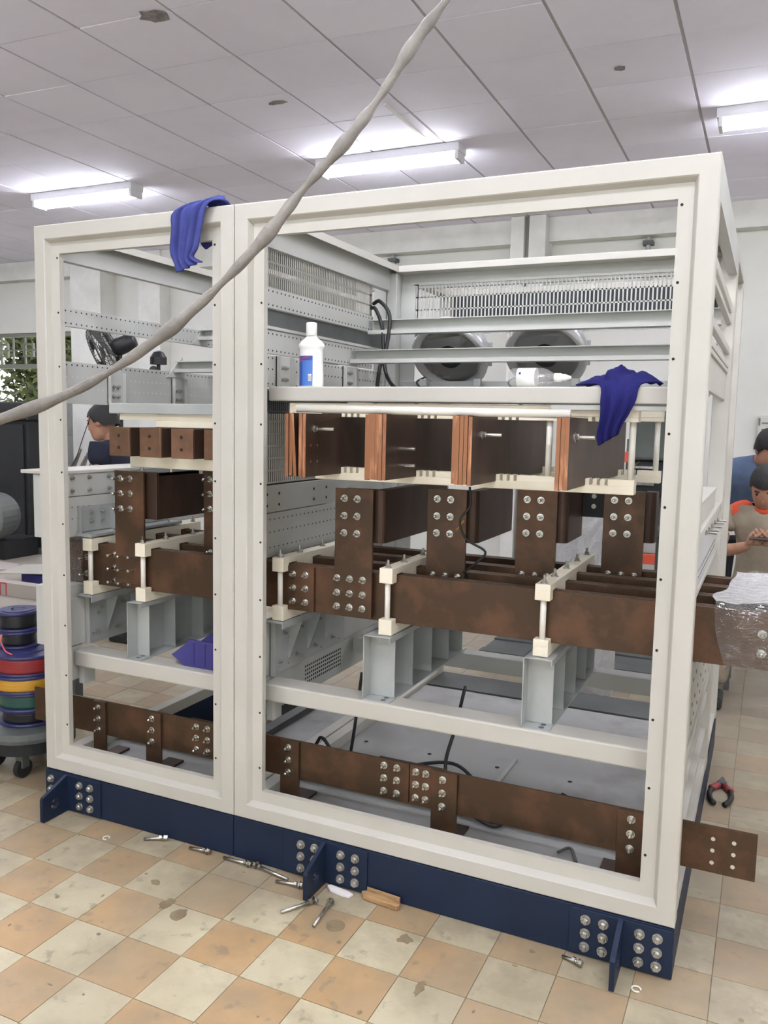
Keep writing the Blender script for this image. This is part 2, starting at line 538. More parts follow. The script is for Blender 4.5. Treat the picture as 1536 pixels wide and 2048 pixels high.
def blob(name, pts, z, t, m, parent=None, n=14):
    bb = MB(); bb.prism([(p[0], p[1]) for p in pts], 'z', z, z + t)
    return bb.build(name, m, parent)


def ring_pts(cx, cy, rx, ry, n=12, jit=.25):
    return [(cx + math.cos(2 * pi * i / n) * rx * R.uniform(1 - jit, 1 + jit), cy + math.sin(2 * pi * i / n) * ry * R.uniform(1 - jit, 1 + jit)) for i in range(n)]


blob('stain', ring_pts(-.57, 1.36, .085, .065), H - .003, .004, st, ceiling)
blob('stain', ring_pts(-.62, 2.62, .07, .03), H - .003, .004, st, ceiling)
blob('stain', ring_pts(1.55, 2.92, .03, .03), H - .003, .004, st, ceiling)
MB().box(.03, .05, 2.9, 3.6, H - .012, H).build('batten', trim_m, ceiling)

# back wall with the barred window
grille_m = mat('grey green grille paint', rgb(128, 130, 118), 0.6)
WX0, WX1, WZ0, WZ1 = -8.6, -6.2, 1.66, 2.66
b = MB()
b.box(WX1, XR, YB, YB + .22, 0, H); b.box(XL, WX0, YB, YB + .22, 0, H)
b.box(WX0, WX1, YB, YB + .22, WZ1, H); b.box(WX0, WX1, YB, YB + .22, 0, WZ0)
wb = struct(b.build('wall_back', wall_m))
struct(MB().box(XL - .2, XL, YF, YB, 0, H).build('wall_left', wall_m))
struct(MB().box(XR, XR + .2, YF, YB, 0, H).build('wall_right', wall_m))
b = MB()
ADDED_OPENINGS = [(-1.2, 0.9), (1.6, 6.4)]  # unseen window openings added so daylight lifts the ceiling and frames
cur = XL
for o0, o1 in ADDED_OPENINGS:
    b.box(cur, o0, YF - .2, YF, 0, H); b.box(o0, o1, YF - .2, YF, 3.1, H); b.box(o0, o1, YF - .2, YF, 0, .5); cur = o1
b.box(cur, XR, YF - .2, YF, 0, H)
struct(b.build('wall_front', wall_m))
for n_, (o0, o1) in enumerate(ADDED_OPENINGS):
    b = MB(); b.box(o0, o0 + .06, YF - .15, YF - .05, .5, 3.1); b.box(o1 - .06, o1, YF - .15, YF - .05, .5, 3.1); b.box(o0 + .06, o1 - .06, YF - .15, YF - .05, .5, .56); b.box(o0 + .06, o1 - .06, YF - .15, YF - .05, 3.04, 3.1); b.box((o0 + o1) / 2 - .03, (o0 + o1) / 2 + .03, YF - .15, YF - .05, .56, 3.04)
    struct(b.build('window_%d' % (n_ + 2), grille_m))  # frames of the added front openings
tag(MB().box(-14, 12, -16, YF - .25, -.1, 0).build('front_yard', ground_m), 'pale ground of the yard outside the added front windows', 'ground')['kind'] = 'structure'
beam = struct(MB().box(XL, XR, YB - .16, YB, 3.36, H).build('trim_1', trim_m))
for n_, (x0, x1, d) in enumerate(((-6.02, -5.5, .28), (-4.95, -4.6, .2), (-.04, .10, .3), (.15, .32, .3), (3.7, 4.1, .28))):
    struct(MB().box(x0, x1, YB - d, YB, 0, H - .001).build('trim_%d' % (n_ + 2), trim_m, bevel=.006))
b = MB(); b.box(.09, .16, YB - .24, YB - .16, 0, H - .002)
struct(b.build('trim_8', greyblock_m))
# narrow drain pipes on the wall
for px_ in (-1.45, 1.28):
    t = thing('wall_bracket', 'small grey pipe clamp under the wall beam, ' + ('left of the twin pillar' if px_ < 0 else 'right of the twin pillar'), 'bracket', (px_, YB - .1, 3.1))
    MB().cyl((px_, YB - .06, 2.9), (px_, YB - .06, 3.355), .022, 10).build('pipe', galv_m, t)
    MB().box(px_ - .05, px_ + .05, YB - .1, YB, 3.28, 3.32).build('clamp', dkgrey_m, t)
# barred transom window
wt = MB(); wm = trim_m
fr = MB()
fr.box(WX0, WX1, YB + .02, YB + .09, 2.17, 2.23); fr.box(WX0, WX1, YB + .02, YB + .09, WZ1 - .05, WZ1)
fr.box(WX1 - .05, WX1, YB + .02, YB + .09, WZ0, WZ1); fr.box(WX0, WX0 + .05, YB + .02, YB + .09, WZ0, WZ1)
win = struct(fr.build('window_1', grille_m))
for x in [WX0 + .2 + k * .235 for k in range(10)]:
    MB().box(x - .012, x + .012, YB + .045, YB + .07, 2.23, 2.61).build('grille_bar', grille_m, win)
for k in range(4):
    cx = WX0 + .44 + k * .5
    q = MB()
    q.box(cx - .1, cx + .1, YB + .04, YB + .075, 2.33, 2.355); q.box(cx - .1, cx + .1, YB + .04, YB + .075, 2.5, 2.525)
    q.box(cx - .1, cx - .075, YB + .04, YB + .075, 2.355, 2.5); q.box(cx + .075, cx + .1, YB + .04, YB + .075, 2.355, 2.5)
    q.build('grille_square', grille_m, win)
MB().box(WX0, WX1, YB + .05, YB + .065, 2.42, 2.435).build('grille_rail', grille_m, win)
# grey blocked doorway under the window
d = struct(MB().box(-6.62, -6.2, YB - .05, YB - .002, 0, 1.73).build('door_1', greyblock_m))
for r_ in range(4):
    for c_ in range(2):
        MB().box(-6.6 + c_ * .2, -6.42 + c_ * .2, YB - .062, YB - .05, .08 + r_ * .39, .44 + r_ * .39).build('block', greyblock_m, d, bevel=.004)

# outside the window
t = thing('leafy_tree', 'leafy green tree outside the barred window', 'tree', (-8.2, 9.2, 0))
MB().tube([(-8.9, 9.2, 0), (-8.8, 9.2, 1.4), (-8.5, 9.1, 2.4)], .09, 8).build('trunk', bark_m, t)
MB().tube([(-8.8, 9.2, 1.3), (-8.2, 9.1, 2.1), (-7.6, 9.0, 2.5)], .05, 8).build('branch', bark_m, t)
lf = MB()
for k in range(9000):
    c = Vector((R.uniform(-10.5, -6.6), R.uniform(8.7, 10.2), R.uniform(1.9, 3.6) - abs(R.gauss(0, .25))))
    a = Vector((R.uniform(-1, 1), R.uniform(-1, 1), R.uniform(-1, 1))).normalized(); bb = a.orthogonal().normalized()
    l_ = R.uniform(.06, .13)
    lf.add([c - a * l_, c + bb * l_ * .4, c + a * l_, c - bb * l_ * .4], [(0, 1, 2, 3)])
lf.build('foliage', leaf_m, t, kind='stuff')
tag(MB().box(-14, -3, YB + .25, 16, -.1, 0).build('yard', ground_m), 'pale ground of the yard outside', 'ground')
bpy.data.objects['yard']['kind'] = 'structure'
t = thing('orange_awning', 'orange fabric awning seen through the window above the black cupboard', 'awning', (-7.2, 7.9, 0))
aw = MB(); aw.prism([(7.4, 2.02), (7.4, 1.98), (8.4, 2.1), (8.4, 2.16)], 'x', -7.85, -6.78); aw.build('awning_top', orange_m, t)
aw = MB()
for k in range(5):
    aw.box(-7.85 + k * .194, -7.66 + k * .194, 7.38 + .01 * (k % 2), 7.4 + .01 * (k % 2), 1.62 + .02 * (k % 3), 1.99)
aw.build('valance', orange_m, t)
MB().box(-7.9, -7.85, 7.38, 8.4, 0, 2.0).build('side_post', dkgrey_m, t)

# ------------------------------------------------------------------ ceiling lamps


def lamp(x0, x1, y, label):
    t = thing('fluorescent_lamp', label, 'lamp', ((x0 + x1) / 2, y, H - .08), 'fluorescent lamps on the ceiling')
    bo = MB()
    bo.prism([(y - .085, H), (y - .08, H - .06), (y + .08, H - .06), (y + .085, H)], 'x', x0, x1)
    bo.build('lamp_body', lampbody_m, t)
    for dy in (-.048, .048):
        tb = MB().cyl((x0 + .04, y + dy, H - .092), (x1 - .04, y + dy, H - .092), .02, 10)
        tb.build('tube', tube_m, t, smooth=True)
    for xx in (x0 + .012, x1 - .032):
        MB().box(xx, xx + .025, y - .075, y + .075, H - .118, H - .045).build('lamp_holder', lampbody_m, t)
    return t


lamp(-.98, .24, 3.86, 'lit fluorescent lamp over the wide cabinet, middle of the ceiling')
lamp(-4.05, -2.83, 3.8, 'lit fluorescent lamp above the narrow left cabinet')
lamp(2.03, 3.25, 3.86, 'lit fluorescent lamp at the right edge of the ceiling')
ADDED_ROWS = ((3.86, 'back row', (-7.0, 5.0)), (2.25, 'second row from the back', (-8.6, -5.9)), (.2, 'row above the cabinets', (-6.0, -2.75, .5, 2.7, 5.2)),
        (-1.5, 'row over the front aisle', (.3, 2.4, 4.6)), (-3.6, 'row by the front wall', (-.8, 1.6, 4.2)))
for y, nm, xs in ADDED_ROWS:  # unseen lamps added to brighten the ceiling and the cabinet fronts
    for k, x0 in enumerate(xs):
        lamp(x0, x0 + 1.22, y, 'added fluorescent lamp outside the picture, %s from left in the %s' % (('first', 'second', 'third', 'fourth', 'fifth')[k], nm))

# ------------------------------------------------------------------ the two cabinets
PROF = [(0, .06), (0, .004), (.004, 0), (.049, 0), (.052, .003), (.061, .024), (.1, .024), (.1, .045), (.096, .045), (.096, .028), (.058, .028), (.048, .055), (.048, .06)]


def front_frame(t, x0, x1):
    for s_, nm in (('l', 'post'), ('r', 'post'), ('t', 'top_rail'), ('b', 'bottom_rail')):
        MB().sweep_frame(x0, x1, .149, 2.2, PROF, s_).build(nm, frame_m, t)
    h = MB()
    for k in range(10):
        z = .33 + k * .195
        h.disc((x0 + .09, .024, z), (0, -1, 0), .0042); h.disc((x1 - .09, .024, z), (0, -1, 0), .0042)
    h.build('screw_holes', hole_m, t, kind='stuff')


WJ0, WJ1, WW = .877, .8795, 2.332
D1, D2 = 1.24, 1.9
cabL = thing('narrow_cabinet_frame', 'open light grey steel cabinet frame, narrow left section on blue plinth', 'cabinet', (.44, .6, 0))
cabR = thing('wide_cabinet_frame', 'open light grey steel cabinet frame, wide right section on blue plinth', 'cabinet', (1.6, .6, 0))
front_frame(cabL, 0, WJ0)
front_frame(cabR, WJ1, WW)


def holes(h, ax, c, us, vs_, nrm, r=.0035):
    for u_ in us:
        for v_ in vs_:
            p = (c, u_, v_) if ax == 'x' else (u_, c, v_)
            h.disc(p, nrm, r, 5)


def frange(a, b_, s_):
    o = []
    while a <= b_: o.append(a); a += s_
    return o


def side_wall(t, xw, sgn, rails, lips=True):
    """depth rails at the head of a wall plane xw; sgn: +1 inner face looks to +x"""
    b = MB(); b.box(xw - .02 * sgn, xw + .0518 * sgn, .06, D1 - .05, 2.196, 2.2); b.box(xw + .052 * sgn, xw + .055 * sgn, .06, D1 - .05, 2.172, 2.2); b.build('top_side_rail', frame_m, t)
    b = MB(); b.box(xw - .02 * sgn, xw + .012 * sgn, .06, D1 - .05, 2.095, 2.1955); b.build('top_side_web', inner_m, t)


# rear posts and rails of the cabinets
for t, x0, x1 in ((cabL, 0, WJ0), (cabR, WJ1, WW)):
    for xx in (x0, x1 - .06):
        MB().box(xx, xx + .06, D1 - .06, D1, .149, 2.2).build('rear_post', inner_m if xx < WW - .1 else frame_m, t, bevel=.002)
    MB().box(x0 + .06, x1 - .06, D1 - .1, D1, 2.172, 2.2).build('rear_top_rail', frame_m, t, bevel=.002)
    MB().box(x0 + .06, x1 - .06, D1 - .025, D1, 2.11, 2.172).build('rear_top_web', inner_m, t)
    MB().box(x0 + .06, x1 - .06, D1 - .03, D1, .1575, .166).build('rear_bottom_rail', dkgrey_m, t)
side_wall(cabL, .0201, 1, None)
side_wall(cabR, .8985, 1, None)
side_wall(cabR, 2.312, -1, None)
# bottom depth rails
for t, x0 in ((cabL, .002), (cabL, WJ0 - .052), (cabR, WJ1 + .002), (cabR, WW - .052)):
    MB().box(x0, x0 + .05, .06, D1 - .06, .149, .2).build('bottom_side_rail', frame_m, t, bevel=.002)
# rear compartment frame behind the wide cabinet
for xx in (WJ1, WW - .055):
    MB().box(xx, xx + .055, D2 - .06, D2, .149, 2.2).build('rear_compartment_post', frame_m, cabR, bevel=.002)
MB().box(WW - .055, WW, D1 + .004, D1 + .05, .149, 2.2).build('rear_compartment_post', frame_m, cabR, bevel=.002)
for xx in (WJ1, WW - .055):
    MB().box(xx, xx + .055, D1 + .05, D2 - .06, 2.165, 2.2).build('rear_compartment_rail', frame_m, cabR, bevel=.002)
    MB().box(xx, xx + .05, D1 + .05, D2 - .06, .149, .175).build('rear_compartment_rail', frame_m, cabR, bevel=.002)
MB().box(WJ1 + .055, WW - .055, D2 - .05, D2, 2.165, 2.2).build('rear_compartment_rail', frame_m, cabR, bevel=.002)
MB().box(WJ1 + .055, WW - .055, D2 - .24, D2, .149, .16).build('rear_compartment_rail', dkgrey_m, cabR, bevel=.002)

# blue plinth (per cabinet) with lug plates
def plinth(t, x0, x1, y1):
    MB().box(x0, x1, .0, .06, .0, .147).build('plinth_front', navy_m, t, bevel=.002)
    MB().box(x0, x0 + .05, .06, y1, .0, .147).build('plinth_side', navy_m, t)
    MB().box(x1 - .05, x1, .06, y1, .0, .147).build('plinth_side', navy_m, t)
    MB().box(x0 + .05, x1 - .05, y1 - .06, y1, .0, .147).build('plinth_rear', dkgrey_m, t)


plinth(cabL, 0, WJ0, D1)
plinth(cabR, WJ1, WW, D2)
MB().box(WJ1 + .05, WW - .05, D1 - .05, D1, 0, .147).build('plinth_rear', dkgrey_m, cabR)


def lug(t, xc, x0, x1, offs):
    MB().box(x0, x1, -.006, 0, .004, .143).build('splice_plate', navy_m, t, bevel=.0015)
    y0 = -.006
    outline = [(y0, .002), (-.125, .002), (-.128, .006), (-.128, .088), (-.122, .098), (y0, .143)]
    hole = [(-.068 + .02 * math.cos(a), .055 + .02 * math.sin(a)) for a in [2 * pi * k / 12 for k in range(12)]]
    b = MB()
    th = .007
    # plate with a round eye: two faces bridged by strips around the eye
    n_o, n_h = len(outline), len(hole)
    for sx in (0, 1):
        pass
    ang = lambda p: math.atan2(p[1] - .055, p[0] + .068) % (2 * pi)
    dense = []
    for i in range(n_o):
        a_, c_ = outline[i], outline[(i + 1) % n_o]
        for k in range(4):
            dense.append((a_[0] + (c_[0] - a_[0]) * k / 4, a_[1] + (c_[1] - a_[1]) * k / 4))
    dense.sort(key=ang)
    hd = [(-.068 + .02 * math.cos(ang(p)), .055 + .02 * math.sin(ang(p))) for p in dense]
    n = len(dense)
    vs = []
    for xx in (xc - th, xc + th):
        vs += [(xx, p[0], p[1]) for p in dense] + [(xx, p[0], p[1]) for p in hd]
    fs = []
    for i in range(n):
        j = (i + 1) % n
        fs += [(i, j, n + j, n + i), (2 * n + i, 3 * n + i, 3 * n + j, 2 * n + j), (i, 2 * n + i, 2 * n + j, j), (n + i, n + j, 3 * n + j, 3 * n + i)]
    b.add(vs, fs)
    lg = b.build('lifting_lug', navy_m, t)
    for o_ in offs:
        for z in (.114, .073, .032):
            if x0 + .01 < xc + o_ < x1 - .01:
                put('bolt', B_PLINTH, t, loc=(xc + o_, -.006, z), rot=(0, R.uniform(0, 1), 0))


lug(cabL, .108, .002, .28, (-.075, .07, .123))
lug(cabR, 1.24, 1.084, 1.398, (-.086, -.034, .063, .116))
lug(cabR, 2.19, 2.047, 2.33, (-.097, -.047, .052, .1))

# --- walls made of punched strips
def panel(t, name, ax, c0, c1, a0, a1, z0, z1, m=inner_m, bev=.0015):
    b = MB()
    if ax == 'x': b.box(c0, c1, a0, a1, z0, z1)
    else: b.box(a0, a1, c0, c1, z0, z1)
    return b.build(name, m, t, bevel=bev)


# left wall of the narrow cabinet
hm = MB()
panel(cabL, 'punched_strip', 'x', .018, .03, .06, D1 - .06, 1.853, 1.924)
holes(hm, 'x', .03, frange(.09, 1.15, .027), (1.912, 1.866), (1, 0, 0))
panel(cabL, 'punched_panel', 'x', .018, .03, .06, D1 - .06, 1.562, 1.722)
holes(hm, 'x', .03, frange(.09, 1.15, .027), (1.71,), (1, 0, 0))
hl = mat('lit hole', rgb(226, 226, 220), 0.8)
hm2 = MB(); holes(hm2, 'x', .03, frange(.09, 1.15, .027), (1.665, 1.62), (1, 0, 0), .0028)
hm2.build('pale_holes', hl, cabL, kind='stuff')
panel(cabL, 'side_panel', 'x', .018, .03, .075, 1.15, 1.203, 1.303)
panel(cabL, 'side_panel', 'x', .018, .03, .075, 1.15, 1.045, 1.2)
holes(hm, 'x', .03, frange(.1, .24, .03), (1.16, 1.115), (1, 0, 0), .003)
panel(cabL, 'side_panel', 'x', .018, .03, .075, 1.15, .61, .8)
panel(cabL, 'side_panel', 'x', .018, .03, .075, .17, .47, .606)
holes(hm, 'x', .03, frange(.07, .08, .02), frange(.5, .79, .022), (1, 0, 0), .003)
hm.build('dark_holes', hole_m, cabL, kind='stuff')
bolts(cabL, [(.03, y, z) for y in (.13, .22, .33) for z in (1.275, 1.225)] + [(.03, y, .72) for y in (.25, .33)] + [(.03, y, .64) for y in (.22, .35, .5)], B_SMALL, rot=(0, 0, pi / 2), name='screw')
# outer bus duct housing on the left
b = MB(); b.box(-.115, .016, .075, 1.1, 1.04, 1.288); b.build('duct_housing', inner_m, cabL, bevel=.003)
b = MB(); b.box(-.115, .016, .075, 1.1, .61, .85); b.build('duct_housing', inner_m, cabL, bevel=.003)
b = MB(); b.box(-.165, .034, .06, 1.15, 1.29, 1.304); b.build('duct_cover', frame_m, cabL, bevel=.003)
# cross rails
def chan(t, x0, x1, y, z0, z1, m=inner_m, dep=.045):
    b = MB()
    b.box(x0, x1, y, y + dep, z1 - .003, z1); b.box(x0, x1, y + dep - .003, y + dep, z0, z1 - .003)
    b.box(x0, x1, y - .012, y + dep - .003, z0, z0 + .003); b.box(x0, x1, y - .012, y - .009, z0 + .003, z0 + .016)
    return b.build('cross_rail', m, t)


chan(cabL, .032, .84, .93, 1.878, 1.925)
chan(cabL, .032, .84, .755, 1.718, 1.768)
chan(cabR, .905, 2.3, .95, 1.885, 1.945)
chan(cabR, .905, 2.3, .79, 1.752, 1.806)
for x_, y_, z_ in ((.032, .93, 1.9), (.032, .755, 1.74)):
    b = MB(); b.prism([(y_ - .06, z_ - .045), (y_ + .06, z_ - .045), (y_ + .05, z_ + .05)], 'x', x_, x_ + .004); b.build('rail_bracket', inner_m, cabL)
# partition between the cabinets, seen inside the wide one
hm = MB()
XP = .9
panel(cabR, 'punched_strip', 'x', XP - .012, XP, .06, 1.0, 1.897, 1.966)
holes(hm, 'x', XP, frange(.12, .99, .027), (1.955, 1.908), (1, 0, 0))
panel(cabR, 'recessed_channel', 'x', XP - .018, XP - .012, .06, 1.13, 1.83, 1.897, dkgrey_m)
b = MB(); b.box(XP - .018, XP + .006, .06, 1.1, 1.826, 1.836); b.build('channel_lip', inner_m, cabR)
panel(cabR, 'punched_strip', 'x', XP - .012, XP, .06, 1.0, 1.742, 1.822)
holes(hm, 'x', XP, frange(.12, .99, .027), (1.811, 1.754), (1, 0, 0))
panel(cabR, 'punched_panel', 'x', XP - .012, XP, .06, 1.13, 1.628, 1.737)
holes(hm, 'x', XP, frange(.12, 1.1, .027), (1.728, 1.69, 1.64), (1, 0, 0))
panel(cabR, 'side_panel', 'x', XP - .012, XP, .06, 1.15, 1.19, 1.286)
panel(cabR, 'side_panel', 'x', XP - .012, XP, .06, 1.15, 1.03, 1.187)
holes(hm, 'x', XP, frange(.1, 1.1, .03), (1.165, 1.12, 1.065), (1, 0, 0), .003)
holes(hm, 'x', XP, (.17, .25, .5, .6), (1.255, 1.215), (1, 0, 0), .006)
panel(cabR, 'side_panel', 'x', XP - .012, XP, .06, 1.15, .6, .8)
panel(cabR, 'side_panel', 'x', XP - .012, XP, .06, 1.15, .46, .596)
holes(hm, 'x', XP, (.12, .14), frange(.48, .78, .033), (1, 0, 0), .003)
holes(hm, 'x', XP, frange(.45, .75, .016), frange(.5, .58, .016), (1, 0, 0), .005)
bolts(cabR, [(XP, y, .62) for y in (.24, .3, .4, .55, .7)] + [(XP, y, .72) for y in (.3, .38, .52)], B_SMALL, rot=(0, 0, pi / 2), name='screw')
hm.build('dark_holes', hole_m, cabR, kind='stuff')


def grid(t, ax, c, a0, a1, z0, z1, pitch=.0135, bar=.005, rowh=.043, m=frame_m, name='slotted_grille'):
    """slotted vent panel: vertical bars joined by horizontal webs"""
    b = MB()
    th = .0025

    def bx(p0, p1, q0, q1):
        if ax == 'x': b.box(c, c + th, p0, p1, q0, q1)
        else: b.box(p0, p1, c, c + th, q0, q1)
    x = a0
    while x < a1:
        bx(x, x + bar, z0, z1); x += pitch
    z = z0
    while z <= z1 + .001:
        bx(a0, a1, z - .003, z + .003); z += rowh
    bx(a0, a0 + .02, z0 - .006, z1 + .006); bx(a1 - .02, a1, z0 - .006, z1 + .006)
    return b.build(name, m, t)


grid(cabR, 'x', XP - .006, .07, .99, 1.967, 2.094)
grid(cabR, 'x', XP - .006, .07, .75, 1.295, 1.538)
grid(cabR, 'x', XP - .006, .07, .75, 1.545, 1.622, m=dkgrey_m)
panel(cabL, 'added_dark_sheet', 'x', .83, .834, .07, .97, 1.93, 2.03, dkgrey_m)  # dark sheets added behind the side grilles so the slots look shaded
panel(cabL, 'added_dark_sheet', 'x', .83, .834, .07, .97, 2.05, 2.12, dkgrey_m)
panel(cabL, 'added_dark_sheet', 'x', .83, .834, .07, .9, 1.27, 1.62, blackm_m)
panel(cabR, 'added_dark_sheet', 'y', D2 - .075, D2 - .07, .95, 2.26, 2.06, 2.17, blackm_m)  # dark sheet added to darken the slots of the rear grille
# rear wall of the wide cabinet
grid(cabR, 'y', D1 - .03, 1.0, 2.26, 1.905, 2.125, pitch=.0165, bar=.006, rowh=.055, m=inner_m)
panel(cabR, 'rear_corner_sheet', 'y', D1 - .04, D1 - .03, .94, 1.01, .9, 2.12)
panel(cabR, 'rear_cross_sheet', 'y', D1 - .045, D1 - .03, .94, 2.26, 1.64, 1.70, galv_m)
b = MB(); b.box(.9, .945, D1 - .1, D1 - .06, .2, 2.17); b.build('rear_corner_post', inner_m, cabR, bevel=.002)
# right side wall
for z0, z1 in ((1.955, 1.985), (1.912, 1.93), (1.80, 1.825), (1.745, 1.765), (1.726, 1.74)):
    b = MB(); b.box(2.304, 2.322, .06, D1 - .02, z0, z1); b.build('side_strip', frame_m, cabR, bevel=.0015)
panel(cabR, 'side_panel', 'x', 2.3, 2.316, .06, D1 - .06, 1.625, 1.725, frame_m)
b = MB(); b.box(2.262, 2.322, .06, .9, 1.3, 1.308); b.build('side_ledge', frame_m, cabR, bevel=.002)
b = MB(); b.box(2.3, 2.318, .06, .9, 1.235, 1.3); b.build('side_ledge_face', frame_m, cabR, bevel=.002)
b = MB(); b.box(2.3, 2.33, .06, D1 - .06, 1.215, 1.235); b.build('side_strip', frame_m, cabR, bevel=.002)
panel(cabR, 'side_panel', 'x', 2.3, 2.318, .06, D1 - .06, 1.05, 1.214, inner_m)
b = MB(); b.box(2.29, 2.322, .06, D1 - .06, 1.035, 1.049); b.build('side_strip', frame_m, cabR)
panel(cabR, 'side_panel', 'x', 2.3, 2.316, .3, D1 - .06, .56, .84, inner_m)
for z0, z1, dx in ((.53, .555, .0), (.45, .475, .004), (.30, .325, .0)):
    b = MB(); b.box(2.3 + dx, 2.322, .06, D1 - .06, z0, z1); b.build('side_strip', frame_m, cabR, bevel=.0015)
hm = MB(); holes(hm, 'x', 2.3165, (.4, .5, .62, .75, .9, 1.02), (.6, .66, .74, .8), (1, 0, 0), .007); hm.build('dark_holes', hole_m, cabR, kind='stuff')
hm = MB(); holes(hm, 'x', 2.3185, frange(.1, 1.1, .04), (1.08, 1.1), (1, 0, 0), .003); hm.build('dark_holes', hole_m, cabR, kind='stuff')
for k, (y, z) in enumerate(((1.14, 1.165), (.95, 1.175), (.78, 1.18), (.62, 1.185), (.5, 1.19))):
    b = MB(); b.cyl((2.318, y, z), (2.352, y, z), .0045, 8); b.cyl((2.318, y, z), (2.323, y, z), .009, 6); b.build('stud', zinc_m, cabR)

# floor trays
for t, x0, x1 in ((cabL, .055, WJ0 - .055), (cabR, WJ1 + .055, WW - .055)):
    MB().box(x0, x1, .06, .42, .150, .158).build('floor_tray', tray_m, t)
    b = MB(); b.box(x0, x1, .34, .40, .158, .178); b.build('tray_rib', galv_m, t, bevel=.002)
b = MB(); b.box(WJ1 + .055, WW - .055, .40, 1.2, .15, .157); b.build('floor_tray', tray_m, cabR)
b = MB(); b.box(WJ1 + .055, WW - .055, 1.205, 1.64, .15, .157); b.build('floor_tray', tray_m, cabR)
b = MB(); b.box(1.62, 1.635, .42, .9, .157, .166); b.build('tray_rib', galv_m, cabR)
b = MB(); b.box(.3, .36, .42, 1.15, .13, .16); b.build('floor_bar', dkgrey_m, cabL)
b = MB(); b.box(.55, .6, .42, 1.15, .14, .18); b.build('floor_bar', dkgrey_m, cabL)
b = MB(); b.box(.6, WJ0 - .055, .42, 1.15, .14, .15); b.build('floor_tray', tray_m, cabL)
hm = MB()
for k in range(5): hm.disc((1.0 + k * .29, .8, .1575), (0, 0, 1), .009, 8)
hm.build('tray_holes', hole_m, cabR, kind='stuff')

# low cross beams carrying the bus supports
for t, x0, x1, z in ((cabL, .035, WJ0 - .02, 0), (cabR, .917, 2.255, .002)):
    b = MB(); b.box(x0, x1, .12, .215, .530 + z, .592 + z); b.build('cross_beam', frame_m, t, bevel=.006)
    b = MB(); b.box(x0, x1, .82, .9, .530 + z, .592 + z); b.build('cross_beam', inner_m, t, bevel=.004)
    b = MB(); b.box(x0 + .005, x0 + .03, .14, .2, .455, .53); b.build('beam_foot', inner_m, t)

# shelf rails and hangers
b = MB(); b.box(.205, .86, .15, .24, 1.528, 1.567); b.build('shelf_rail', galv_m, cabL, bevel=.003)
b = MB(); b.box(.93, 2.29, .13, .29, 1.58, 1.628); b.build('shelf_rail', frame_m, cabR, bevel=.004)
b = MB(); b.box(1.9, 2.3, .13, .2, 1.562, 1.574); b.build('shelf_liner', inner_m, cabR)


def hanger(t, x, y0, z0, z1):
    b = MB(); b.box(x, x + .02, y0, y0 + .004, z0, z1); b.box(x, x + .004, y0, y0 + .09, z0, z1); b.box(x, x + .02, y0 + .086, y0 + .09, z0, z1)
    h = b.build('hanger_bracket', inner_m, t)
    for z in (z0 + .03, z0 + .07):
        for y in (y0 + .03, y0 + .055):
            put('screw', B_SMALL, h, loc=(x + .004, y, z), rot=(0, 0, pi / 2))


hanger(cabL, .032, .33, 1.567, 1.695)
hanger(cabL, .032, .73, 1.567, 1.69)
hanger(cabR, .902, .22, 1.628, 1.737)
hanger(cabR, .902, .72, 1.64, 1.737)


# ------------------------------------------------------------------ support channels (C profile stands) under the bus
def stand(x0, x1, label, z0=.594, z1=.815):
    t = thing('bus_support_stand', label, 'stand', ((x0 + x1) / 2, .5, z0), 'sheet steel bus supports')
    y0, y1 = .13, .9
    MB().box(x0, x0 + .003, y0, y1, z0, z1).build('web', galv_m, t)
    MB().box(x0, x1, y0, y1, z1 - .003, z1).build('top_flange', galv_m, t)
    MB().box(x1 - .003, x1, y0, y1, z1 - .018, z1 - .003).build('flange_lip', galv_m, t)
    MB().box(x0, x1, y0, y1, z0, z0 + .003).build('bottom_flange', galv_m, t)
    for k, y in enumerate((.185, .34, .52, .7, .86)):
        MB().box(x0 + .003, x1 - .006, y, y + .003, z0 + .004, z1 - .004).build('stiffener', galv_m, t)
    h = MB()
    h.disc((x1 - .03, y0 + .02, z0 + .003), (0, 0, 1), .009, 10); h.disc((x1 - .03, y0 + .045, z0 + .003), (0, 0, 1), .009, 10)
    h.build('bolt_holes', dkgrey_m, t, kind='stuff')
    return t


stand(.298, .364, 'grey folded steel bus support stand in the narrow left cabinet')
stand(1.304, 1.402, 'grey folded steel bus support stand in the middle of the wide cabinet')
stand(1.846, 1.935, 'grey folded steel bus support stand at right in the wide cabinet')


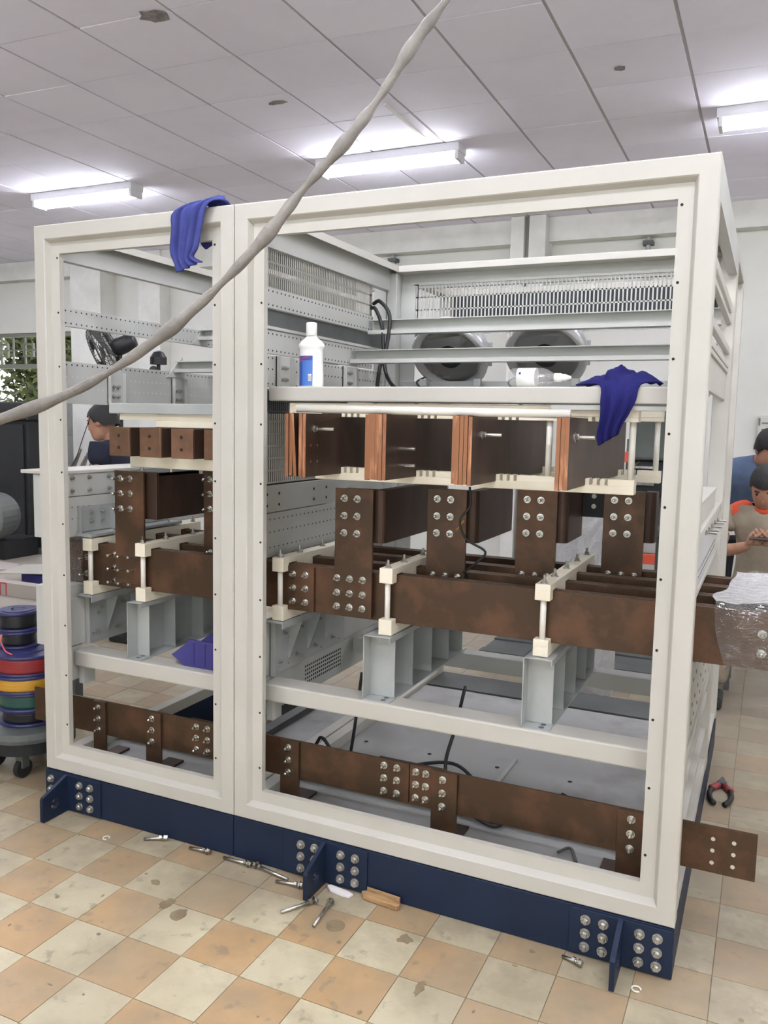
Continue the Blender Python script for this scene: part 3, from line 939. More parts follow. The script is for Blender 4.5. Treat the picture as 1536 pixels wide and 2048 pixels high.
def wall_bracket(x0, label, zt, upper):
    t = thing('wall_bus_bracket', label, 'bracket', (x0, .4, .7), 'wall brackets of the bus insulators')
    MB().box(x0, x0 + .004, .19, .75, .6, zt - .008).build('back_plate', galv_m, t)
    MB().box(x0, x0 + .075, .145, .75, zt - .008, zt).build('shelf_plate', galv_m, t)
    MB().box(x0 + .071, x0 + .075, .145, .75, zt - .026, zt - .008).build('shelf_lip', galv_m, t)
    MB().box(x0, x0 + .02, .186, .19, .6, zt - .008).build('front_edge', galv_m, t)
    for y in (.3, .44, .58):
        g_ = MB(); g_.prism([(x0 + .004, .64), (x0 + .01, .64), (x0 + .07, zt - .01), (x0 + .004, zt - .01)], 'y', y, y + .003); g_.build('gusset', galv_m, t)
    if upper:
        MB().box(x0, x0 + .004, .16, .7, 1.06, 1.16).build('back_plate', galv_m, t)
        MB().box(x0, x0 + .075, .145, .7, 1.046, 1.056).build('shelf_plate', galv_m, t)
        MB().box(x0, x0 + .018, .156, .16, 1.056, 1.16).build('front_edge', galv_m, t)
        g_ = MB(); g_.prism([(x0 + .004, 1.15), (x0 + .004, 1.057), (x0 + .06, 1.057)], 'y', .33, .333); g_.build('gusset', galv_m, t)
        for y in (.22, .28, .38, .46):
            for z in (1.1, 1.135): put('screw', B_SMALL, t, loc=(x0 + .004, y, z), rot=(0, 0, pi / 2))
    for y in (.24, .36, .5, .64):
        put('screw', B_SMALL, t, loc=(x0 + .004, y, .64), rot=(0, 0, pi / 2))
        put('screw', B_SMALL, t, loc=(x0 + .004, y + .03, .74), rot=(0, 0, pi / 2))


wall_bracket(.034, 'grey wall bracket holding the leftmost cream insulator', .815, True)
wall_bracket(.908, 'grey wall bracket holding the cream insulator at the cabinet joint', .815, False)


# ------------------------------------------------------------------ comb insulators holding the main bars
BY = [.19, .36, .53, .70]          # front face of the four main bars
BZ0, BZ1 = .853, 1.015


def comb(xc, label, hw=.0235):
    t = thing('comb_insulator', label, 'insulator', (xc, .5, .817), 'cream comb insulators of the main bus')
    x0, x1 = xc - hw, xc + hw
    pts = [(.15, 1.036), (.15, .985)]
    for y in BY:
        pts += [(y - .006, .985), (y - .006, BZ1 + .0015), (y + .056, BZ1 + .0015), (y + .056, .985)] if y > .2 else [(y - .002, .985), (y - .002, BZ1 + .0015), (y + .056, BZ1 + .0015), (y + .056, .995)]
    pts += [(.84, .985), (.84, 1.036)]
    # box with rounded look: plain top bar plus teeth
    b = MB(); b.box(x0, x1, .15, .84, BZ1 + .002, 1.04); b.build('upper_bar', cream_m, t, bevel=.002)
    ys = [.15] + BY + [.84]
    for k in range(5):
        a0 = .15 if k == 0 else BY[k - 1] + .056
        a1 = .84 if k == 4 else BY[k] - .004
        if k == 0: a1 = .187
        b = MB(); b.box(x0, x1, a0, a1, .990, BZ1 + .004); b.build('tooth', cream_m, t, bevel=.0015)
        a0b, a1b = (.15, .187) if k == 0 else (a0, a1)
        b = MB(); b.box(x0, x1, a0b, a1b, BZ0 - .006, BZ0 + .016); b.build('tooth', cream_m, t, bevel=.0015)
    b = MB(); b.box(x0, x1, .15, .84, .817, BZ0 - .002); b.build('lower_bar', cream_m, t, bevel=.002)
    for y in (.168, .3, .47, .64, .81):
        MB().cyl((xc, y, BZ0), (xc, y, .995), .0095 if y < .2 else .008, 10).build('rod', rod_m, t, smooth=True)
        n_ = MB(); n_.cyl((xc, y, 1.04), (xc, y, 1.043), .012, 10); n_.cyl((xc, y, 1.043), (xc, y, 1.052), .0085, 6); n_.cyl((xc, y, 1.052), (xc, y, 1.066), .0045, 8)
        n_.build('rod_nut', bolt_m, t)


comb(.084, 'cream comb insulator nearest the left wall of the narrow cabinet', .023)
comb(.347, 'cream comb insulator on the stand in the narrow cabinet')
comb(.958, 'cream comb insulator on the wall bracket beside the cabinet joint', .023)
comb(1.372, 'cream comb insulator on the middle stand, beside the first copper riser')
comb(1.892, 'cream comb insulator on the right stand with a long open run of bar')

# ------------------------------------------------------------------ main horizontal bus bars
NM = ['front', 'second', 'third', 'rearmost']
for k, y in enumerate(BY):
    t = thing('main_busbar', '%s of the four long brown copper main bars running through both cabinets' % NM[k].capitalize(), 'busbar', (1.3, y, BZ0), 'horizontal main bars')
    for q in range(3):
        b = MB(); b.box(-.11, 2.86, y + q * .018, y + q * .018 + .010, BZ0, BZ1); b.build('bar_plate', copper_m, t, bevel=.0008)
    if k == 0:
        b = MB(); b.box(.952 + .03, 1.086, y - .0105, y - .0005, BZ0 + .002, BZ1 - .004); b.build('splice_plate', copper_m, t, bevel=.001)
        bolts(t, [(x, y - .0105, z) for x in (1.004, 1.054) for z in (.983, .935, .887)])
        b = MB(); b.box(.13, .325, y - .0105, y - .0005, BZ0 + .002, BZ1 - .004); b.build('splice_plate', copper_m, t, bevel=.001)
        bolts(t, [(x, y - .0105, z) for x in (.055, ) for z in (.96, .895)], B_LONG)
        bolts(t, [(x, y - .0105, z) for x in (.20, .25, .30) for z in (.984, .932, .880)], B_LONG)
        bolts(t, [(x, y - .0005, z) for x in (2.5, 2.56, 2.66, 2.72) for z in (.955, .9)])

# ------------------------------------------------------------------ risers, links and upper bars (four phases in the wide cabinet)
ORD = ['first', 'second', 'third', 'fourth']
RX = [1.174 + .265 * k for k in range(4)]
RY = [.15, .32, .49, .66]
for k in range(4):
    x0, y = RX[k], RY[k] + .014
    t = thing('copper_riser', 'brown copper riser plate with bolts, %s from the left in the wide cabinet' % ORD[k], 'busbar', (x0 + .07, y, .87), 'vertical copper risers')
    MB().box(x0, x0 + .14, y, y + .010, .862, 1.294).build('riser_plate', copper_m, t, bevel=.001)
    MB().box(x0 + .004, x0 + .136, y + .0105, y + .0205, .862, 1.0 if k == 0 else 1.1).build('backing_plate', copdk_m, t)
    if k: MB().box(x0, x0 + .14, y + .021, y + .0245 + .006, .862, 1.012).build('backing_plate', copdk_m, t)
    bolts(t, [(x0 + a, y, z) for a in (.036, .084) for z in (1.261, 1.203, 1.145)])
    bolts(t, [(x0 + a, y, z) for a in ((.012, .06, .108) if k == 0 else (.025, .07, .115)) for z in ((.99, .94, .893) if k == 0 else (1.0, .95, .9))])
    t = thing('copper_link', 'dark bent copper link bar behind the %s riser of the wide cabinet' % ORD[k], 'busbar', (x0 + .1, y + .4, 1.2), 'bent copper link bars')
    for q in range(3):
        o = q * .0125
        yb = y + .0225 + (2 - q) * .0125
        xr = x0 + .172 - (2 - q) * .0125
        rr = .022 - (2 - q) * .006
        outer = [(x0 + .02, yb)]
        for a in range(6):
            th = a / 5 * pi / 2
            outer.append((xr - rr + rr * math.sin(th), yb + rr - rr * math.cos(th)))
        outer.append((xr, max(.775, y + .1)))
        inner = [(xr - .0115, max(.775, y + .1))]
        for a in range(5, -1, -1):
            th = a / 5 * pi / 2; r2 = max(rr - .0115, .001)
            inner.append((xr - .0115 - r2 + r2 * math.sin(th), yb + .0115 + r2 - r2 * math.cos(th)))
        inner.append((x0 + .02, yb + .0115))
        # order q=2 lies outermost
        b = MB(); b.prism([(p[0], p[1] - (0.0 if q < 2 else 0.0)) for p in outer + inner], 'z', 1.115, 1.292); b.build('link_plate', copdk_m, t)
    if k == 2:
        MB().box(1.868, 2.03, .777, .787, 1.185, 1.29).build('end_plate', blackm_m, t)
        bolts(t, [(x, .777, z) for x in (1.915, 1.985) for z in (1.262, 1.225)], B_SMALL)

LAM = [(1.200, [0, .011, .03, .047, .0585], .0108), (1.470, [0, .0115, .023, .0345, .046, .0575], .0108), (1.733, [0, .0122, .0244, .0366, .048], .0108), (2.003, [0, .0115, .023], .0108)]
for k, (xr, offs, th) in enumerate(LAM):
    t = thing('laminated_busbar', 'stack of upright copper plates with bright cut edges, %s from the left' % ORD[k], 'busbar', (xr - .03, .4, 1.345), 'laminated upper bars')
    y0 = -.085
    for q, o in enumerate(offs):
        b = MB()
        dz = R.uniform(-.002, .002); dy = R.uniform(-.004, .004)
        b.m = 0; b.box(xr - o - th, xr - o, y0 + dy + .002, .86, 1.345 + dz, 1.538 + dz)
        b.m = 1; b.box(xr - o - th, xr - o, y0 + dy, y0 + dy + .002, 1.345 + dz, 1.538 + dz)
        ob = b.build('copper_plate', [copdk_m, coped_m], t)
        if k == 0 and q == 2:
            # the plate that leans out of the stack at its foot
            me = ob.data
            for v_ in me.vertices:
                if v_.co.y < -.2 and v_.co.z > .1: v_.co.x -= .012
    wt = xr
    def side_bolt(par, y, z, L=.05, head=True, nut=True):
        b = MB()
        b.cyl((wt, y, z), (wt + L, y, z), .0052, 8)
        if nut:
            b.cyl((wt, y, z), (wt + .003, y, z), .014, 12); b.cyl((wt + .003, y, z), (wt + .013, y, z), .0095, 6)
        b.build('clamp_bolt', zinc_m, par)
        if head:
            b = MB(); b.cyl((xr - offs[-1] - th - .012, y, z), (xr - offs[-1] - th, y, z), .0105, 6); b.build('bolt_head', zinc_m, par)
    if k == 0:
        side_bolt(t, -.03, 1.49, .07)
        h = MB()
        for y in (-.05, -.01):
            for z in (1.44, 1.39): h.disc((xr, y, z), (1, 0, 0), .004, 8)
        h.build('bolt_holes', coped_m, t, kind='stuff')
    if k == 1:
        side_bolt(t, .02, 1.437, .05, False, False); side_bolt(t, .02, 1.387, .05, False, False)
    if k == 2:
        side_bolt(t, .0, 1.485, .06)
    if k == 3:
        side_bolt(t, -.02, 1.485, .055)

# cream cross combs that carry the upper bars
def crosscomb(x0, x1, y, z0, z1, top, label):
    t = thing('cross_insulator', label, 'insulator', (x0, y, z0), 'cream cross insulators')
    b = MB()
    if not top:
        b.box(x0, x1, y, y + .045, z0, z1 - .021)
    else:
        b.box(x0, x1, y, y + .045, z0 + .006, z1)
    b.build('crossbar', cream_m, t, bevel=.003)
    xs = [x0]
    b = MB()
    gaps = []
    for xr, offs, th in LAM:
        gaps.append((xr - .075, xr + .0008))
        for q in range(3): gaps.append((xr + .012 + q * .022, xr + .022 + q * .022))
    gaps = [g_ for g_ in gaps if g_[1] < x1 - .005 and g_[0] > x0]
    cur = x0
    zz = (z1 - .0215, z1 - .003) if not top else (z0 - .006, z0 + .0065)
    for g0, g1 in sorted(gaps):
        if g0 > cur + .001: MB().box(cur, g0, y, y + .045, *zz).build('tooth', cream_m, t)
        cur = max(cur, g1)
    if x1 > cur: MB().box(cur, x1, y, y + .045, *zz).build('tooth', cream_m, t)
    return t


cf = crosscomb(1.103, 2.142, .15, 1.322, 1.368, False, 'front lower cream crossbar under the laminated copper bars')
cft = crosscomb(1.0, 2.145, .15, 1.536, 1.575, True, 'front upper cream crossbar above the laminated copper bars')
cb = crosscomb(1.103, 2.146, .72, 1.322, 1.368, False, 'rear lower cream crossbar with its end past the front one')
cbt = crosscomb(1.103, 2.146, .72, 1.542, 1.585, True, 'rear upper cream crossbar with its end past the front one')
for t, y in ((cft, .172), (cbt, .742)):
    for x in (1.888, 2.128):
        MB().cyl((x, y, 1.36), (x, y, 1.545), .0095, 10).build('rod', rod_m, t, smooth=True)
b = MB(); b.cyl((1.155, -.058, 1.5525), (1.99, -.02, 1.5475), .0125, 12)
tb = b.build('insulating_rod', rod_m, smooth=True)
tag(tb, 'loose off-white tube lying across the tops of the laminated copper bars', 'rod')
# keep it at the place seen: resting on the bar tops, left end past the post

# ------------------------------------------------------------------ narrow cabinet: terminals, risers
for k in range(4):
    x0 = .252 + k * .1435
    t = thing('bent_terminal', 'short bent copper terminal plate with two holes, %s from the left in the narrow cabinet' % ORD[k], 'terminal', (x0 + .05, .1, 1.37), 'bent copper terminals')
    MB().box(x0, x0 + .096, .1, .11, 1.371, 1.478).build('face_plate', copbr_m, t, bevel=.002)
    MB().box(x0 + .086, x0 + .096, .11, .85, 1.371, 1.478).build('side_plate', copdk_m, t, bevel=.002)
    h = MB()
    for z in (1.447, 1.403): h.disc((x0 + .046, .1, z), (0, -1, 0), .0065, 10)
    h.build('bolt_holes', hole_m, t, kind='stuff')
for yy, nm in ((.2, 'front'), (.7, 'rear')):
    t = thing('cross_insulator', '%s lower cream crossbar under the bent terminals of the narrow cabinet' % nm, 'insulator', (.5, yy, 1.34), 'cream cross insulators of the narrow cabinet')
    MB().box(.26, .85, yy, yy + .045, 1.325, 1.369).build('crossbar', cream_m, t, bevel=.003)
    for x in (.30, .44, .58): n_ = MB(); n_.cyl((x, yy + .02, 1.312), (x, yy + .02, 1.325), .008, 6); n_.build('nut', bolt_m, t)
t = thing('cross_insulator', 'upper cream crossbar between the shelf rail and the bent terminals', 'insulator', (.6, .2, 1.49), 'cream cross insulators of the narrow cabinet')
MB().box(.24, .86, .17, .23, 1.505, 1.527).build('crossbar', cream_m, t)
MB().box(.42, .86, .16, .235, 1.48, 1.504).build('spacer_block', cream_m, t, bevel=.002)
for k in range(2):
    x0 = .215 + .29 * k; y = RY[k] + .014
    t = thing('copper_riser', 'brown copper riser plate with long studs, %s from the left in the narrow cabinet' % ORD[k], 'busbar', (x0 + .07, y, .87), 'copper risers of the narrow cabinet')
    MB().box(x0, x0 + .14, y, y + .010, .865 if k == 0 else .865, 1.312).build('riser_plate', copper_m, t, bevel=.001)
    if k: MB().box(x0 + .004, x0 + .136, y + .0105, y + .0205, .865, 1.0).build('backing_plate', copdk_m, t)
    if k: MB().box(x0, x0 + .14, y + .021, y + .03, .862, 1.012).build('backing_plate', copdk_m, t)
    bolts(t, [(x0 + a, y, z) for a in (.03, .078) for z in (1.283, 1.226, 1.168)], B_LONG)
    if k: bolts(t, [(x0 + a, y, 1.0) for a in (.03, .08)], B_SHORT)
    t = thing('copper_link', 'dark bent copper link bar behind the %s riser of the narrow cabinet' % ORD[k], 'busbar', (x0 + .1, y + .3, 1.2), 'copper links of the narrow cabinet')
    MB().box(x0 + .02, x0 + .185, y + .022, y + .034, 1.13, 1.308).build('face_plate', copdk_m, t, bevel=.003)
    MB().box(x0 + .172, x0 + .185, y + .034, .98, 1.13, 1.308).build('side_plate', copdk_m, t, bevel=.002)
    if k == 0:
        MB().box(x0 + .02, x0 + .185, y + .034, .98, 1.296, 1.308).build('top_plate', blackm_m, t)

# ------------------------------------------------------------------ ground bar on feet near the floor
GY = .142
t = thing('ground_busbar', 'long low brown copper ground bar on six feet running past both cabinet sides', 'busbar', (1.15, GY, .158))
for x0, x1, o in ((-.21, .705, 0), (.712, 1.474, 0), (1.4775, 2.524, 0)):
    b = MB(); b.box(x0, x1, GY + o, GY + .010 + o, .262, .398); b.build('bar_plate', copper_m, t, bevel=.0008)
MB().box(.58, .84, GY + .0105, GY + .0205, .262, .398).build('joint_plate', copdk_m, t)
MB().box(1.36, 1.6, GY + .0105, GY + .0205, .262, .398).build('joint_plate', copdk_m, t)
for fx, w_ in ((.118, .062), (.382, .072), (.985, .075), (1.558, .088), (2.147, .088)):
    ft = MB(); ft.box(fx, fx + w_, GY - .0108, GY - .0008, .158, .398 if fx > .9 else .398)
    f_ = ft.build('foot', copper_m, t, bevel=.0008)
    b = MB(); b.box(fx - (.055 if fx > 2 else .0), fx + w_, GY - .0006, GY + .125, .158, .167); b.build('foot_base', copdk_m, f_)
    bolts(f_, [(fx + w_ * .45, GY - .0108, z) for z in (.375, .33, .285)])
bolts(t, [(x, GY, z) for x in (.615, .665) for z in (.375, .332, .288)])
bolts(t, [(x, GY, z) for x in (1.385, 1.432, 1.5, 1.535) for z in (.378, .335, .29)], jit=True)
h = MB()
pale = mat('seen through hole', rgb(196, 190, 178), 0.8)
for x in (2.41, 2.465):
    for z in (.362, .328, .292): h.disc((x, GY, z), (0, -1, 0), .006, 10)
h.build('bolt_holes', pale, t, kind='stuff')

# ------------------------------------------------------------------ plastic film round the bar ends
def film_shell(x0, x1, y0, y1, z0, z1, seed, name, nx=40, na=64, amp=.006, ragged=.05):
    """loose film sleeve round the bar ends: taut top whitened for ceiling light, clear crumpled sides"""
    rr = random.Random(seed)
    per = [(y0, z0), (y0, z1), (y1, z1), (y1, z0)]
    L = [z1 - z0, y1 - y0, z1 - z0, y1 - y0]; tot = sum(L)
    b = MB(); vs = []; fs = []; mi = []
    rag = [math.sin(j * .2 + 2.2) + .3 * math.sin(j * .6 + 2) for j in range(na)]
    for i in range(nx):
        for j in range(na):
            s_ = j / na * tot; e = 0
            while s_ > L[e]: s_ -= L[e]; e += 1
            p, q = per[e], per[(e + 1) % 4]; f = s_ / L[e]
            y = p[0] + (q[0] - p[0]) * f; z = p[1] + (q[1] - p[1]) * f
            u_ = i / (nx - 1)
            x = x0 + (x1 - x0) * u_ + rag[j] * ragged * (1 - u_) ** 2
            top = e == 1
            a_ = amp * (.25 if top and .1 < f < .9 else 1)
            if e == 0: a_ *= .5 + 1.2 * f
            dsp = a_ * (1 + math.sin(j * .9 + i * .7) * .5 + math.sin(j * .5 - i * .45 + 1) * .7 + rr.uniform(-.45, .45))
            if e == 0: vs.append((x, y - dsp, z + (.3 * dsp if f > .9 else 0)))
            elif e == 1: vs.append((x, y, max(z + dsp - .012 * math.sin(f * pi), BZ1 + .003)))
            elif e == 2: vs.append((x, y + dsp, z))
            else: vs.append((x, y, z - dsp))
    edge = [0]
    for v_ in L: edge.append(edge[-1] + v_ / tot * na)
    for i in range(nx - 1):
        for j in range(na):
            b.m = 1 if edge[1] + .6 < j < edge[2] - 1 else 0  # upper faces get the whiter film, ceiling light put into the colour
            b.add([vs[i * na + j], vs[i * na + (j + 1) % na], vs[(i + 1) * na + (j + 1) % na], vs[(i + 1) * na + j]], [(0, 1, 2, 3)])
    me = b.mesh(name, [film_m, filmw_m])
    import bmesh
    bm = bmesh.new(); bm.from_mesh(me); bmesh.ops.remove_doubles(bm, verts=bm.verts, dist=.00005)
    for f_ in bm.faces: f_.smooth = True
    bm.to_mesh(me); bm.free()
    return put(name, me)


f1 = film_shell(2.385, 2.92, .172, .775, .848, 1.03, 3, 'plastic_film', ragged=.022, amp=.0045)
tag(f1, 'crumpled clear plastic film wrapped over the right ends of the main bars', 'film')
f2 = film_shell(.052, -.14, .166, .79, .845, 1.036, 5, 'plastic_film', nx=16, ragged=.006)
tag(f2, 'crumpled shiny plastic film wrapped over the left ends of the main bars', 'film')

# ------------------------------------------------------------------ exhaust fans
def fan(cx, label):
    cy, cz, r = 1.15, 1.815, .163
    t = thing('exhaust_fan', label, 'fan', (cx, cy, cz), 'round fans on the rear wall')
    ax = Vector((.0, -.76, -.65)).normalized()
    c = Vector((cx, cy, cz))
    b = MB(); b.lathe([(r + .004, -.02), (r + .008, .03), (r + .002, .042), (r - .012, .04), (r - .026, .02)], c, ax, 32); b.build('rim', chrome_m, t, smooth=True)
    b = MB(); b.lathe([(r - .026, .02), (r - .026, -.05), (r - .006, -.05), (r + .004, -.02)], c, ax, 32); b.build('shroud', fanin_m, t, smooth=True)
    b = MB(); b.lathe([(.05, .035), (.055, .02), (.055, -.03)], c, ax, 20); b.build('hub', fan_m, t, smooth=True)
    side = ax.orthogonal().normalized(); up = ax.cross(side)
    for k in range(4):
        a = 2 * pi * k / 4 + .5
        d0 = side * math.cos(a) + up * math.sin(a); d1 = side * math.cos(a + .75) + up * math.sin(a + .75)
        vs = [c + d0 * .05 + ax * .012, c + d1 * .05 - ax * .012, c + (side * math.cos(a + .85) + up * math.sin(a + .85)) * (r - .034) - ax * .02, c + (side * math.cos(a + .1) + up * math.sin(a + .1)) * (r - .034) + ax * .018]
        vs2 = [p - ax * .003 for p in vs]
        MB().add(vs + vs2, [(0, 1, 2, 3), (7, 6, 5, 4), (0, 4, 5, 1), (1, 5, 6, 2), (2, 6, 7, 3), (3, 7, 4, 0)]).build('blade', fan_m, t)
    b = MB(); b.lathe([(r - .028, -.048), (r - .028, -.052)], c, ax, 28); b.build('back_plate', galv_m, t)
    for a in (pi * .25, pi * .75, pi * 1.25, pi * 1.75):
        d0 = Vector((math.cos(a), 0, math.sin(a)))
        p = c + d0 * (r + .012)
        b = MB(); b.box(p.x - .016, p.x + .016, p.y - .015, p.y + .012, p.z - .016, p.z + .016); b.build('mount_tab', galv_m, t, bevel=.003)
    MB().tube(bez([c + Vector((-r * .72, 0, -r * .6)), c + Vector((-r * .95, -.01, -r * .75)), c + Vector((-r * .75, 0, -r * .95)), c + Vector((-r * .4, .02, -r * 1.0))], 5), .004, 6).build('lead', black_m, t)
    MB().box(cx - r - .004, cx + r + .004, cy + .052, cy + .058, cz - .05, cz + .05).build('mount_strap', galv_m, t)


fan(1.206, 'round chrome rimmed fan on the rear wall, left one behind the white bottles')
fan(1.625, 'round chrome rimmed fan on the rear wall, right one above the lying clear bottle')

# ------------------------------------------------------------------ cables
def cable(name, pts, r, m, label, cat='cable', n=8, k=8, group=None):
    o = MB().tube(bez(pts, k), r, n).build(name, m, smooth=True)
    return tag(o, label, cat, group)


def ray(px, py, d):
    return CAM + (cw + cr * ((px - 768) / 1666.2) - cu * ((py - 1024) / 1666.2)) * d


# heavy grey supply cable hanging from the ceiling in front of the cabinets (world points)
cp = [(.40, -1.02, 1.395), (.62, -.985, 1.435), (.88, -.95, 1.497), (1.105, -.905, 1.575), (1.265, -.85, 1.677), (1.375, -.80, 1.778), (1.475, -.75, 1.893), (1.545, -.705, 2.0), (1.62, -.655, 2.105),
      (1.675, -.60, 2.21), (1.735, -.55, 2.335), (1.80, -.5, 2.45), (1.9, -.42, 2.66), (2.03, -.3, 3.0), (2.12, -.2, 3.59)]
P = bez(cp, 10)
rs = [.0115 + .0028 * math.sin(i * .33) + .0016 * math.sin(i * 1.03 + 1) for i in range(len(P))]
g_ = MB(); g_.tube(P, .012, 12, rs)
sup = g_.build('supply_cable', cable_m, smooth=True)
tag(sup, 'thick twisted grey cable hanging from the ceiling across the front of both cabinets', 'cable')

cable('black_cable', [(.9, 1.0, 2.02), (.94, .98, 2.025), (1.0, .95, 1.96), (1.0, .93, 1.84), (.985, .9, 1.75), (1.01, .82, 1.66), (1.02, .78, 1.56)], .008, black_m, 'upper of two black cables looping out of the slotted grille')
cable('black_cable', [(.9, .98, 2.0), (.93, .96, 1.99), (.965, .95, 1.92), (.985, .93, 1.82), (1.02, .88, 1.72), (1.09, .82, 1.655), (1.17, .8, 1.632), (1.2, .8, 1.58)], .008, black_m, 'lower of two black cables, its end sweeping right behind the shelf rail')
cable('black_cable', [(.93, .35, .17), (1.0, .36, .3), (1.03, .36, .33), (1.1, .35, .27), (1.22, .38, .2), (1.35, .45, .25), (1.5, .5, .27), (1.62, .45, .23), (1.74, .36, .19), (1.72, .3, .17), (1.6, .33, .2), (1.5, .42, .28), (1.49, .55, .4), (1.47, .7, .5)], .0065, black_m, 'long black cable looped on the floor tray behind the ground bar')
cable('black_cable', [(1.1, .42, .166), (1.13, .42, .35), (1.15, .44, .58)], .0065, black_m, 'straight black cable rising from the floor tray at left')
cable('black_cable', [(1.7, .33, .17), (1.8, .38, .17), (1.92, .48, .2), (1.93, .5, .225), (1.9, .52, .23)], .0065, black_m, 'short hooked black cable end on the floor tray at right')
cable('thin_cable', [(1.60, .3, 1.31), (1.61, .28, 1.25), (1.58, .27, 1.2), (1.6, .28, 1.14), (1.66, .3, 1.1), (1.63, .3, 1.06), (1.58, .32, 1.02)], .004, black_m, 'thin black cable hanging in front of the second riser')
cable('thin_wire', [(1.56, .29, 1.165), (1.575, .285, 1.18), (1.59, .28, 1.2)], .0025, yellow_m, 'short yellow wire beside the second riser', 'wire')

# ------------------------------------------------------------------ bottles, cloths, bin
t = thing('white_bottle', 'white plastic detergent bottle with a blue label standing on the shelf rail', 'bottle', (1.055, .2, 1.6285))
bx, by, bz = 1.055, .2, 1.6285
b = MB(); b.lathe([(.043, 0), (.046, .004), (.0455, .03), (.043, .09), (.0425, .115), (.0425, .128), (.0475, .133), (.048, .142), (.040, .152), (.022, .166), (.0175, .172)], (bx, by, bz), n=28, squash=.62); b.build('bottle_body', whiteplas_m, t, smooth=True)
b = MB(); b.lathe([(.0175, .172), (.0185, .173), (.0185, .21), (.0175, .215), (.012, .217)], (bx, by, bz), n=20); b.build('cap', whiteplas_m, t, smooth=True)
lb = MB(); n_ = 10
def lab_strip(b, a0, a1, z0, z1, rr, m_):
    vs = []; fs = []
    for i in range(n_ + 1):
        a = a0 + (a1 - a0) * i / n_
        for z in (z0, z1):
            vs.append((bx + math.cos(a) * rr, by + math.sin(a) * rr * .62, bz + z))
    for i in range(n_):
        fs.append((2 * i, 2 * i + 2, 2 * i + 3, 2 * i + 1))
    b.m = m_; b.add(vs, fs)
lab_strip(lb, -pi * .75, -pi * .36, .004, .104, .0476, 0)
lab_strip(lb, -pi * .75, -pi * .63, .004, .085, .0479, 1)
lab_strip(lb, -pi * .75, -pi * .36, .089, .104, .0479, 1)
lab_strip(lb, -pi * .47, -pi * .385, .02, .043, .0480, 2)
lb.build('label', [label_m, labeldk_m, whiteplas_m], t)


def text(body, size, loc, rot, m, parent, name='lettering', ext=.0003):
    cu_ = bpy.data.curves.new(name, 'FONT'); cu_.body = body; cu_.size = size; cu_.extrude = ext; cu_.align_x = 'CENTER'; cu_.align_y = 'CENTER'
    cu_.resolution_u = 3
    o = bpy.data.objects.new(name, cu_)
    COL.objects.link(o)
    dg = bpy.context.evaluated_depsgraph_get()
    me = bpy.data.meshes.new_from_object(o.evaluated_get(dg))
    bpy.data.objects.remove(o)
    me.materials.clear(); me.materials.append(m)
    return put(name, me, parent, loc=loc, rot=rot)


text('Sumo', .016, (bx - .012, by - .0305, bz + .0965), (pi / 2, -.25, -.06), redink_m, t)
text('|||||', .009, (bx + .011, by - .0305, bz + .035), (pi / 2, 0, .22), greyink_m, t)
text('|||||', .009, (bx + .011, by - .0305, bz + .0265), (pi / 2, 0, .22), greyink_m, t)

t = thing('clear_bottle', 'clear plastic bottle with white label and nozzle lying on the shelf rail', 'bottle', (1.83, .19, 1.66))
o = (1.752, .19, 1.6575)
b = MB(); b.lathe([(.012, 0), (.024, .004), (.029, .014), (.029, .095), (.026, .115), (.017, .132), (.011, .138), (.011, .146)], o, (1, 0, 0), 24); b.build('bottle_body', clearpl_m, t, smooth=True)
b = MB(); b.lathe([(.0265, .03), (.0292, .03), (.0292, .085), (.0265, .085)], o, (1, 0, 0), 24); b.build('label', whiteplas_m, t, smooth=True)
b = MB(); b.lathe([(.0135, .14), (.0135, .158), (.010, .163), (.010, .172), (.004, .188), (.002, .19)], o, (1, 0, 0), 18); b.build('nozzle', whiteplas_m, t, smooth=True)
MB().box(1.79, 1.796, .162, .164, 1.656, 1.672).build('label_mark', navyink_m, t)


def cloth(name, m, rows, label, thick=.004):
    """rows: list of polylines (same length) -> draped sheet with thickness"""
    nr, nc = len(rows), len(rows[0])
    # subdivide rows by catmull in both directions
    rr = [bez(r_, 3) for r_ in rows]
    cols = [bez([rr[i][j] for i in range(nr)], 4) for j in range(len(rr[0]))]
    nj = len(cols); ni = len(cols[0])
    b = MB(); b.add([cols[j][i] for j in range(nj) for i in range(ni)], [(j * ni + i, (j + 1) * ni + i, (j + 1) * ni + i + 1, j * ni + i + 1) for j in range(nj - 1) for i in range(ni - 1)])
    ob = b.build(name, m, smooth=True)
    so = ob.modifiers.new('thick', 'SOLIDIFY'); so.thickness = thick; so.offset = 0
    tag(ob, label, 'cloth')
    return ob


def fold(x, k, amp):
    return amp * math.sin(k)


# cloth over the top rail of the narrow cabinet
rows = []
edgeL = [(.735, 2.165), (.745, 2.215), (.66, 2.19), (.655, 2.13), (.652, 2.06), (.668, 2.02), (.675, 1.992)]
edgeR = [(.815, 2.165), (.84, 2.212), (.80, 2.206), (.775, 2.13), (.762, 2.07), (.74, 2.04), (.772, 2.022)]
ypos = [.085, .03, -.008, -.014, -.016, -.014, -.012]
for i in range(7):
    row = []
    for k in range(10):
        f = k / 9
        x = edgeL[i][0] + (edgeR[i][0] - edgeL[i][0]) * f; z = edgeL[i][1] + (edgeR[i][1] - edgeL[i][1]) * f
        amp = .02 if i >= 2 else .006
        y = ypos[i] - abs(amp * math.sin(f * pi * 3.6 + .4 + i * .1)) - (.004 if i >= 2 else 0)
        if i == 1: z = max(z, 2.204) + .012 * abs(math.sin(f * pi * 3 + .5)) + (.012 if .45 < f < .8 else 0)
        if i == 0: y = .078 + .008 * math.sin(f * 7)
        row.append((x, y, z))
    rows.append(row)
